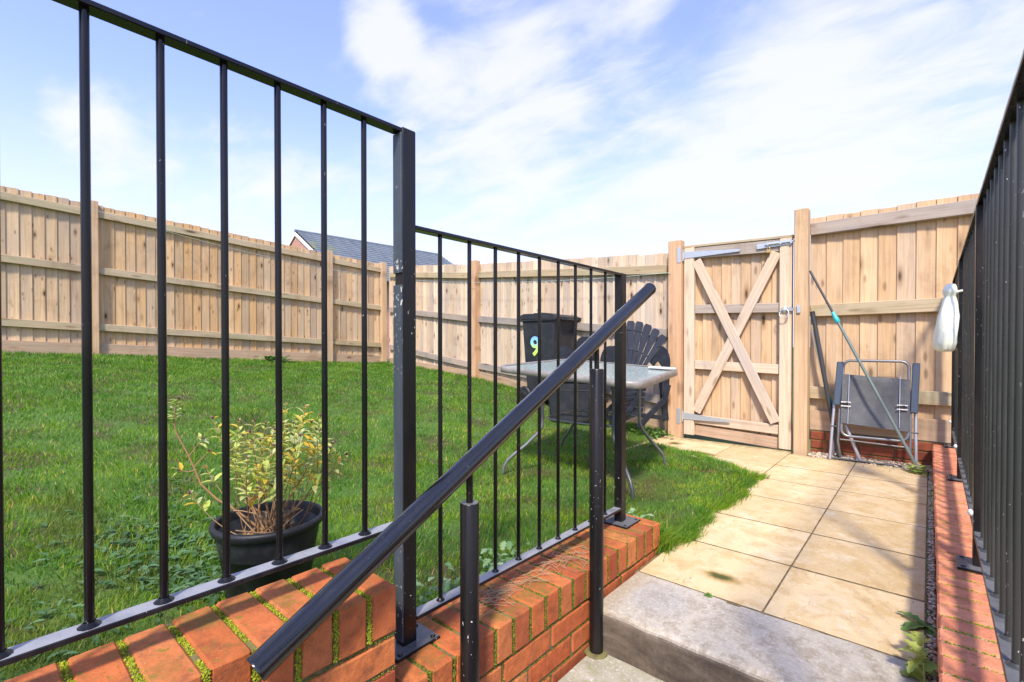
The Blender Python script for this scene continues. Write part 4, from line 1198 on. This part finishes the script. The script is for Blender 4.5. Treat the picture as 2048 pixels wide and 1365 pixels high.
# ------------------------------------------------------------------ grass
t = NT('grass_blade'); p = t.pos(); rn = t.attr('rnd')
c = t.ramp(rn, [(0, (.052, .148, .020)), (.35, (.095, .24, .032)), (.7, (.165, .335, .042)), (.93, (.25, .38, .065)), (1, (.46, .41, .20))])
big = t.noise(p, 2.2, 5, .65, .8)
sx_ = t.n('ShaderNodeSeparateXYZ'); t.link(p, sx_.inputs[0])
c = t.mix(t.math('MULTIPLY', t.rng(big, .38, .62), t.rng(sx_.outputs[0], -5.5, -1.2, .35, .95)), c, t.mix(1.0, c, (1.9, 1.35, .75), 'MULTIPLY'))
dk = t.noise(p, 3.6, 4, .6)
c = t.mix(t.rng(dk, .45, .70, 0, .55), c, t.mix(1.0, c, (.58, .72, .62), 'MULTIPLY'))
for (x, y, rx_, ry_, am) in ((-1.55, 2.98, .30, .20, .75), (-2.0, 2.7, .25, .13, .6), (-1.6, .12, .22, .24, .45), (-2.6, .30, .35, .10, .5), (-1.95, .30, .12, .2, .5), (-3.6, 1.4, .5, .2, .3), (-1.25, 2.75, .12, .3, .5), (-2.45, 3.9, .6, .3, .2)):
    c = t.mix(t.rng(spot(t, p, x, y, rx_, ry_, .5), .4, 1.5, am, 0), c, (.13, .10, .04))
t.set(c, .5, spec=.25)
tr = t.n('ShaderNodeBsdfTranslucent'); t.put(tr.inputs[0], t.mix(1.0, c, (1.25, 1.35, .7), 'MULTIPLY'))
mx = t.n('ShaderNodeMixShader'); mx.inputs[0].default_value = .42
t.link(t.b.outputs[0], mx.inputs[1]); t.link(tr.outputs[0], mx.inputs[2]); t.link(mx.outputs[0], t.out.inputs[0])
M['grass_blade'] = t.m

def blades(x, y, h, w, lean, lean_dir, rnd, name):
    n = len(x); z = lawn_z(x, y) - .008
    z = np.where((x > -2.0) & (y > 2.0), np.maximum(z, -.001), z)
    a = nr.uniform(0, 2 * np.pi, n)
    wx_, wy_ = np.cos(a) * w / 2, np.sin(a) * w / 2
    lx, ly = np.cos(lean_dir), np.sin(lean_dir)
    V = np.zeros((n, 5, 3), np.float32)
    V[:, 0] = np.stack([x - wx_, y - wy_, z], 1); V[:, 1] = np.stack([x + wx_, y + wy_, z], 1)
    m1 = lean * .35 * h; m2 = lean * h
    hz1 = h * .55; hz2 = h * np.sqrt(np.clip(1 - (lean * .75) ** 2, .08, 1))
    V[:, 2] = np.stack([x - wx_ * .8 + lx * m1, y - wy_ * .8 + ly * m1, z + np.minimum(hz1, hz2 * .8)], 1)
    V[:, 3] = np.stack([x + wx_ * .8 + lx * m1, y + wy_ * .8 + ly * m1, z + np.minimum(hz1, hz2 * .8)], 1)
    V[:, 4] = np.stack([x + lx * m2, y + ly * m2, z + hz2], 1)
    base = (np.arange(n) * 5)[:, None]
    tri = np.concatenate([base + np.array([0, 1, 3]), base + np.array([0, 3, 2]), base + np.array([2, 3, 4])], 1).reshape(-1, 3)
    me = bpy.data.meshes.new(name)
    me.vertices.add(n * 5); me.vertices.foreach_set('co', V.ravel())
    me.loops.add(len(tri) * 3); me.loops.foreach_set('vertex_index', tri.ravel().astype(np.int32))
    me.polygons.add(len(tri)); me.polygons.foreach_set('loop_start', (np.arange(len(tri)) * 3).astype(np.int32))
    me.polygons.foreach_set('loop_total', np.full(len(tri), 3, np.int32))
    at_ = me.attributes.new('rnd', 'FLOAT', 'POINT'); at_.data.foreach_set('value', np.repeat(rnd.astype(np.float32), 5))
    me.materials.append(M['grass_blade']); me.update(calc_edges=True); me.validate()
    o = bpy.data.objects.new(name, me); COL.objects.link(o)
    return o

def wavy(x, y, s, ph=0):
    return (np.sin(x * s + ph) * np.cos(y * s * 1.3 + ph * 2) + .6 * np.sin(x * s * 2.3 - y * s * 1.7 + ph) + .4 * np.cos(x * s * 4.1 + y * s * 3.7 + ph * 3)) / 2
NC = 1400000
x = nr.uniform(-7.55, -.80, NC); y = nr.uniform(-1.4, 5.2, NC)
X_ = x * CY + y * SY; D_ = -x * SY + y * CY
dist = np.sqrt(x * x + y * y)
dens = np.clip(34000 / (1 + (dist / 1.9) ** 1.7), 5500, 34000)
# outside the picture (behind the left edge) a thinner sward is enough
vis = (np.abs(X_ / np.maximum(D_, .01)) < 1.25) & (D_ > 0)
dens = np.where(vis, dens, dens * .18)
area_d = NC / (6.75 * 6.6)
keep = (nr.random(NC) < dens / area_d) & on_lawn(x, y)
cl = wavy(x, y, 9, .7)
keep &= nr.random(NC) < np.clip(.75 + .5 * cl, .35, 1)
x, y, dist = x[keep], y[keep], dist[keep]; n = len(x)
print('grass blades', n)
cl = wavy(x, y, 5.5, 1.3); cl2 = wavy(x, y, 17, .2)
h = (.026 + .006 * cl + .006 * cl2 + nr.normal(0, .005, n)) 
edge_d = np.where(y < 2.0, -1.10 - x, -.85 - x)
h += np.where((edge_d < .22), .020 * (1 - edge_d / .22) * (nr.random(n) + .3), 0)
h += np.where((x < -7.3), .02 * nr.random(n), 0)
h += np.where(np.abs(y - (4.62 + (-1.95 - x) * .093)) < .25, .03 * nr.random(n), 0)
bare = np.exp(-(((x + 1.55) / .28) ** 2 + ((y - 2.98) / .18) ** 2)) + np.exp(-(((x + 2.0) / .22) ** 2 + ((y - 2.7) / .12) ** 2))
h *= (1 - .6 * np.clip(bare, 0, 1))
h *= 1 + .35 * np.clip(wavy(x, y, 2.3, 4.0), -1, 1)
h = np.clip(h, .010, .10)
w = .0017 + .00065 * dist * nr.uniform(.7, 1.3, n)
ld = wavy(x, y, 3.1, 2.2) * 3 + nr.normal(0, 1.3, n)
lean = np.clip(nr.normal(.55, .28, n), .05, 1.15)
rnd = np.clip(.45 + .22 * cl + nr.normal(0, .20, n), 0, .96)
rnd = np.where(nr.random(n) < .035, 1.0, rnd)
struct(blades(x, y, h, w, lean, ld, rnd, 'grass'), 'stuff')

# longer blades hanging over the edges of wall and paving
def fringe(x, y, n, dirn, hm, sp=.02):
    i = nr.integers(0, len(x), n)
    return x[i] + nr.normal(0, sp, n), y[i] + nr.normal(0, sp, n)
ey = np.linspace(2.0, 3.55, 400); ex = -.865 + .02 * np.sin(ey * 9) + .015 * np.sin(ey * 23 + 1)
fx, fy = fringe(ex, ey, 3800, 0, 0)
gx = np.linspace(-.9, -1.9, 300); gy = 3.58 + np.clip(-(gx + .85), 0, 2) * .50 + .04 * np.sin(gx * 8) + .02 * np.sin(gx * 21)
hx, hy = fringe(gx, gy, 2200, 0, 0)
tx = nr.normal(-.90, .03, 260); ty = nr.normal(2.03, .04, 260)
ux = nr.normal(-1.15, .03, 2600); uy = nr.uniform(-.3, 1.95, 2600)
x = np.concatenate([fx, hx, tx, ux]); y = np.concatenate([fy, hy, ty, uy])
h = np.concatenate([nr.uniform(.02, .055, 3800), nr.uniform(.025, .055, 2200), nr.uniform(.06, .15, 260), nr.uniform(.03, .08, 2600)])
ld = np.concatenate([nr.normal(0, .7, 3800), nr.normal(1.57, .7, 2200), nr.normal(-.3, 1.2, 260), nr.uniform(0, 6.28, 2600)])
n = len(x)
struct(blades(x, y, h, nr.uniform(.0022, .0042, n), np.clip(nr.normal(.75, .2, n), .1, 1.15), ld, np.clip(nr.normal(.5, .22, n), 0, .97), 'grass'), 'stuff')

# ------------------------------------------------------------------ weeds
def lobed_leaf(mb, base, dirv, L, W, droop=.4, lobes=4, rnd=None, upv=None):
    d = Vector(dirv).normalized(); up_ = Vector((0, 0, 1)) if upv is None else Vector(upv)
    s_ = d.cross(up_)
    if s_.length < .1: s_ = Vector((1, 0, 0))
    s_.normalize(); up_ = s_.cross(d).normalized()
    n = lobes * 2 + 2; row = []
    for k in range(n + 1):
        f = k / n
        wd_ = W * math.sin(math.pi * min(1, .08 + f * .92)) ** .7 * (1.0 if k % 2 else .55) * rng.uniform(.85, 1.15)
        if k == n: wd_ = 0.001
        c_ = Vector(base) + d * (L * f) + Vector((0, 0, -droop * L * f * f)) + up_ * 0
        row.append((c_ - s_ * wd_ + up_ * wd_ * .35, c_, c_ + s_ * wd_ + up_ * wd_ * .35))
    vs = [p_ for r__ in row for p_ in r__]; fs = []
    for k in range(n):
        a = k * 3; fs += [(a, a + 1, a + 4, a + 3), (a + 1, a + 2, a + 5, a + 4)]
    mb.add(vs, fs, False, None, rnd)
def weed(name, x, y, z, r_, nleaf, mat, label, upr=.5, hgt=0.0, group=None, lobes=4, wid=.22, spread=None):
    o = thing(name, label, 'weed', (x, y, z), group)
    mb = MB()
    for k in range(nleaf):
        a = rng.uniform(0, 6.28); e = rng.uniform(.1, upr * 1.5)
        rr_ = r_ * rng.uniform(.5, 1.1)
        sx_, sy_ = (0, 0) if not spread else (rng.gauss(0, spread[0]), rng.gauss(0, spread[1]))
        bz = z + rng.uniform(0, hgt) + ((lz(x + sx_, y + sy_) - z) if (spread and x < -1.1) else 0)
        lobed_leaf(mb, (x + sx_, y + sy_, bz), (math.cos(a), math.sin(a), e), rr_, rr_ * wid, rng.uniform(.2, .6), lobes)
    mb.build('leaves', mat, o)
    if hgt > .02:
        mb = MB()
        for k in range(max(1, nleaf // 12)):
            sx_, sy_ = (0, 0) if not spread else (rng.gauss(0, spread[0]), rng.gauss(0, spread[1]))
            b0 = Vector((x + sx_, y + sy_, z)); mb.tube([b0, b0 + Vector((rng.gauss(0, .01), rng.gauss(0, .01), hgt))], .0018, 5)
        mb.build('stem', mat, o)
    return o
weed('weed', -1.17, .86, .04, .055, 90, M['weed_pale'], 'leafy pale green weed clump behind the tall railing post', .9, .12, None, 3, .3, (.035, .11))
weed('weed', -1.22, 1.28, .03, .050, 80, M['weed_pale'], 'leafy green weed clump behind the lower railing, above the straw', .9, .09, None, 3, .3, (.05, .10))
weed('weed', -1.10, 2.18, .0, .05, 26, M['weed_pale'], 'small bluish weed by the end of the brick wall and table foot', .8, .07, None, 3, .33, (.05, .05))
weed('weed', -.005, 2.02, .0, .10, 7, M['weed'], 'dandelion rosette growing from the gap by the right wall', .35, .0, None, 3, .2)
weed('weed', -.008, 1.70, .0, .060, 34, M['weed_lime'], 'lime green weed in the gap beside the concrete step', .9, .08, None, 3, .28, (.006, .05))
weed('weed', -.05, 4.40, .0, .055, 34, M['weed_lime'], 'yellow-green weed at the foot of the pole by the right wall', .7, .05, None, 3, .35, (.035, .035))
weed('weed', -.60, 1.765, .0, .028, 9, M['weed'], 'tiny weed sprouting at the back edge of the concrete step', .4, .0, None, 2, .3)
weed('weed', -2.02, 4.42, .02, .08, 40, M['weed'], 'dark green weeds at the foot of the left gate post', .6, .03, None, 3, .3, (.10, .06))
weed('weed', -7.40, 3.10, lz(-7.4, 3.1), .17, 30, M['weed'], 'dock plant at the base of the long left fence', .9, .06, None, 2, .3, (.05, .08))
weed('weed', -2.2, .50, lz(-2.2, .50), .055, 340, M['weed_dark'], 'dark leafy weed patch in the lawn left of the flower pot', .35, .012, None, 4, .22, (.17, .15))
weed('weed', -1.80, .50, lz(-1.8, .50), .045, 160, M['weed_dark'], 'dark low weeds in the lawn right beside the flower pot', .35, .012, None, 4, .22, (.08, .07))
weed('weed', -1.75, .12, lz(-1.75, .12), .04, 60, M['weed_dark'], 'sparse dark weeds in the lawn close to the tall railing', .35, .012, None, 4, .22, (.15, .12))
weed('weed', -2.9, .75, lz(-2.9, .75), .04, 90, M['weed_dark'], 'flat dark weeds farther out in the lawn, left of the arching branch', .3, .0, None, 4, .22, (.16, .12))

# dead straw lying on the lower coping
mb = MB()
for k in range(120):
    cy_ = rng.choice((1.05, 1.12, 1.22, 1.32, 1.42, 1.46)) + rng.gauss(0, .035)
    cx_ = -.985 + rng.gauss(0, .030) + (cy_ - 1.2) * .02
    a = rng.gauss(1.2, .7); L_ = rng.uniform(.03, .12)
    p0 = Vector((cx_ - math.cos(a) * L_ / 2, cy_ - math.sin(a) * L_ / 2, .1325 + rng.uniform(0, .004)))
    p2_ = Vector((cx_ + math.cos(a) * L_ / 2, cy_ + math.sin(a) * L_ / 2, .1325 + rng.uniform(0, .006)))
    m_ = (p0 + p2_) / 2 + Vector((rng.gauss(0, .012), rng.gauss(0, .012), rng.uniform(.001, .014)))
    mb.tube([p0, p0.lerp(m_, .6), m_, p2_.lerp(m_, .5), p2_], .0007, 4)
struct(mb.build('straw', M['straw'], None, (-.98, 1.2, .13)), 'stuff')

# gravel
t = NT('pebble'); M['pebble'] = t.set(t.ramp(t.attr('rnd'), [(0, (.42, .33, .22)), (.3, (.55, .46, .34)), (.6, (.36, .27, .18)), (.8, (.62, .56, .46)), (1, (.48, .30, .17))]), .75, t.bump(t.noise(t.pos(), 150, 3), .4, .001))
mb = MB()
def pebble(c_, r_):
    a0 = rng.random() * 6.28; sx_, sy_, sz_ = r_ * rng.uniform(.8, 1.3), r_ * rng.uniform(.7, 1), r_ * rng.uniform(.45, .75)
    vs = [Vector((0, 0, sz_)), Vector((0, 0, -sz_))]
    for zz, rr_ in ((.55, .78), (-.4, .88)):
        for k in range(6):
            a = a0 + k * 1.047 + rng.uniform(-.2, .2); q = rng.uniform(.85, 1.12)
            vs.append(Vector((math.cos(a) * sx_ * rr_ * q, math.sin(a) * sy_ * rr_ * q, zz * sz_)))
    fs = []
    for k in range(6):
        k2 = (k + 1) % 6
        fs += [(0, 2 + k, 2 + k2), (2 + k, 8 + k, 8 + k2, 2 + k2), (8 + k, 1, 8 + k2)]
    mb.add([v_ + c_ for v_ in vs], fs, True)
for _ in range(1500): pebble(Vector((rng.uniform(-.74, .03), 4.50 + rng.random() ** 1.2 * .19, rng.uniform(-.012, .010))), rng.uniform(.006, .013))
for _ in range(1100): pebble(Vector((rng.uniform(.001, .020), rng.uniform(1.2, 4.5), rng.uniform(-.016, -.001))), rng.uniform(.004, .008))
for _ in range(14): pebble(Vector((rng.uniform(-.6, -.1), rng.uniform(4.3, 4.5), .004)), rng.uniform(.004, .008))
struct(mb.build('gravel', M['pebble'], None, (-.3, 4.55, 0)), 'stuff')
mb = MB(); mb.box((-.36, 4.58, -.03), (.80, .24, .03)); struct(mb.build('gravel_bed', M['soil']))

# ------------------------------------------------------------------ potted shrub
PC = cw(-.770, 1.52, 0); PZ = lz(PC.x, PC.y) - .02; PH = .355 - PZ
pt = thing('plant_pot', 'black round plastic pot with a leggy yellowing shrub on the lawn', 'plant pot', (PC.x, PC.y, PZ))
mb = MB()
prof = [(.001, .0), (.108, 0), (.112, .01), (.1465, PH - .03), (.150, PH - .03), (.160, PH - .022), (.164, PH - .008), (.161, PH), (.152, PH + .002), (.148, PH - .004), (.146, PH - .05), (.125, PH * .45)]
mb.lathe(prof, (PC.x, PC.y, PZ), 56)
pb_ = mb.build('pot', M['black_plastic'], pt)
mb = MB(); rgs = [(.140, PH - .075)]
nn = 28; vs = [(PC.x, PC.y, PZ + PH - .060)]
for rr_ in (.05, .10, .142):
    for k in range(nn):
        a = 6.283 * k / nn; vs.append((PC.x + rr_ * math.cos(a), PC.y + rr_ * math.sin(a), PZ + PH - .062 - .012 * rr_ / .14 + .008 * mnoise.noise(Vector((rr_ * 40, a * 3, 0)))))
fs = [(0, 1 + k, 1 + (k + 1) % nn) for k in range(nn)] + [(1 + r0 * nn + k, 1 + (r0 + 1) * nn + k, 1 + (r0 + 1) * nn + (k + 1) % nn, 1 + r0 * nn + (k + 1) % nn) for r0 in range(2) for k in range(nn)]
mb.add(vs, fs, True); mb.build('soil', M['soil'], pt)
sh = thing('shrub', 'leggy hebe-like shrub with yellow-green leaves and brown buds growing in the black pot', 'shrub', (PC.x, PC.y, PZ + PH - .06))
tw, lf_, bd = MB(), MB(), MB()
SZ = PZ + PH - .062
def curve(p0, p1, p2_, n=10):
    return [(p0 * (1 - f) ** 2 + p1 * 2 * f * (1 - f) + p2_ * f ** 2) for f in [k / n for k in range(n + 1)]]
def leaf(mb, base, d, up_, L_, W_, rnd):
    s_ = d.cross(up_)
    if s_.length < .05: s_ = Vector((1, 0, 0))
    s_.normalize(); u2 = s_.cross(d).normalized(); b = Vector(base)
    vs = [b, b + d * L_ * .35 - s_ * W_ + u2 * W_ * .4, b + d * L_ * .38, b + d * L_ * .35 + s_ * W_ + u2 * W_ * .4, b + d * L_ * .72 - s_ * W_ * .75 + u2 * W_ * .3 - u2 * L_ * .06, b + d * L_ * .72 - u2 * L_ * .08, b + d * L_ * .72 + s_ * W_ * .75 + u2 * W_ * .3 - u2 * L_ * .06, b + d * L_ - u2 * L_ * .18]
    mb.add(vs, [(0, 2, 1), (0, 3, 2), (1, 2, 5, 4), (2, 3, 6, 5), (4, 5, 7), (5, 6, 7)], True, None, rnd)
def stem(tip, leafed=.55, r0=.0035, root=None, bend=None, yel=.0, L0=.040):
    root = root or Vector((PC.x + rng.gauss(0, .035), PC.y + rng.gauss(0, .035), SZ))
    mid = (root + tip) / 2 + (bend or Vector(((root.x + tip.x) / 2 - PC.x, (root.y + tip.y) / 2 - PC.y, 0)) * .5 + Vector((0, 0, -.02)))
    pts = curve(root, mid, tip, 14)
    tw.tube(pts, [r0 * (1 - .6 * k / 14) for k in range(15)], 6)
    L_ = sum((b - a).length for a, b in zip(pts[:-1], pts[1:]))
    npair = max(4, int(L_ * leafed / .0115)); ang = rng.random() * 3
    for k in range(npair):
        f = 1 - leafed * (k / npair) ** .9
        i = min(13, int(f * 14)); q = f * 14 - i; p_ = pts[i].lerp(pts[i + 1], q); d = (pts[i + 1] - pts[i]).normalized()
        o1 = d.orthogonal().normalized(); o2 = d.cross(o1); ang += 1.57 + rng.uniform(-.3, .3)
        for sg in (0, math.pi):
            if rng.random() < .12 + .35 * (k / npair): continue
            dr = (o1 * math.cos(ang + sg) + o2 * math.sin(ang + sg)) * .85 + d * rng.uniform(.25, .7)
            sz_ = L0 * rng.uniform(.7, 1.25) * (.65 + .35 * min(1, k / 3))
            r__ = rng.random()
            rv = rng.uniform(0, .74) if r__ > .22 + yel else rng.uniform(.78, .97)
            if rng.random() < .02: rv = 1.0
            leaf(lf_, p_, dr.normalized(), Vector((0, 0, 1)), sz_, sz_ * .20, rv)
    d = (pts[-1] - pts[-2]).normalized()
    for k in range(6):
        o1 = d.orthogonal().normalized(); o2 = d.cross(o1); a = k * 1.05
        leaf(bd, pts[-1], (d + (o1 * math.cos(a) + o2 * math.sin(a)) * .55).normalized(), Vector((0, 0, 1)), rng.uniform(.010, .018), .0035, rng.random())
for (px, py, D0) in ((478, 846, 1.50), (500, 868, 1.42), (530, 850, 1.55), (520, 885, 1.47), (560, 868, 1.6), (571, 812, 1.55), (586, 850, 1.45), (610, 818, 1.52), (622, 848, 1.6), (640, 870, 1.48),
                     (600, 875, 1.40), (545, 895, 1.38), (470, 895, 1.55), (495, 920, 1.40), (580, 905, 1.62), (628, 905, 1.50), (455, 865, 1.6), (508, 845, 1.62), (640, 835, 1.62), (565, 850, 1.5),
                     (548, 862, 1.5), (596, 838, 1.58), (632, 862, 1.42), (485, 875, 1.5), (560, 925, 1.36), (660, 900, 1.5)):
    stem(at(px, py, D0), rng.uniform(.38, .6), rng.uniform(.0016, .0028), None, None, .10 if px > 560 else 0)
stem(at(690, 912, 1.50), .35, .003, None, Vector((0, 0, -.04)))
stem(at(664, 890, 1.56), .35, .003)
stem(at(425, 840, 1.52), .30, .0028, None, Vector((0, 0, -.05)))
stem(at(378, 990, 1.46), .28, .0025, None, Vector((0, 0, -.06)))
stem(at(412, 940, 1.5), .2, .0025, None, Vector((0, 0, -.04)))
# the long arching stem on the left
lp = [Vector((PC.x - .02, PC.y, SZ)), at(470, 1022, 1.50), at(432, 1000, 1.5), at(400, 970, 1.5), at(386, 935, 1.5), at(372, 905, 1.5), at(352, 868, 1.5), at(345, 840, 1.5), at(350, 815, 1.5), at(357, 802, 1.5)]
tw.tube(lp, [.0042, .0038, .0034, .0030, .0027, .0025, .0023, .0021, .0019, .0016], 7)
for k in range(22):
    p_ = lp[6].lerp(lp[9], (k % 11) / 11) if k < 22 else lp[9]
    a = rng.uniform(0, 6.28); leaf(lf_, at(348 + rng.uniform(-4, 10), 840 - k * 1.8, 1.5), Vector((math.cos(a), math.sin(a), rng.uniform(.0, .6))).normalized(), Vector((0, 0, 1)), rng.uniform(.018, .030), .0042, rng.uniform(0, .7))
for k in range(8):
    a = k * .8; leaf(bd, lp[-1], Vector((math.cos(a) * .5, math.sin(a) * .5, 1)).normalized(), Vector((0, 0, 1)), .016, .0035, rng.random())
stem(at(415, 905, 1.5), .25, .002, at(386, 935, 1.5), Vector((0, 0, .0)))
stem(at(360, 942, 1.5), .1, .002, at(392, 940, 1.5), Vector((0, 0, -.01)))
stem(at(402, 880, 1.5), .3, .002, at(378, 912, 1.5), Vector((0, 0, .0)))
for k in range(26):   # bare twigs tangled at the base
    a = rng.uniform(0, 6.28); q = Vector((PC.x + math.cos(a) * rng.uniform(.04, .15), PC.y + math.sin(a) * rng.uniform(.04, .13), SZ + rng.uniform(.01, .10)))
    rt = Vector((PC.x + rng.gauss(0, .05), PC.y + rng.gauss(0, .04), SZ))
    tw.tube(curve(rt, (rt + q) / 2 + Vector((0, 0, rng.uniform(-.01, .05))), q, 6), rng.uniform(.0012, .0032), 5)
for (px, py) in ((495, 1002), (503, 993), (625, 955), (618, 945)):
    leaf(lf_, at(px, py, 1.42), Vector((rng.uniform(-.3, .3), rng.uniform(-.3, .3), -1)).normalized(), Vector((1, 1, 0)), .032, .010, .93)
tw.build('branches', M['twig'], sh); lf_.build('foliage', M['shrub_leaf'], sh); struct(bd.build('buds', M['bud'], sh), 'stuff')
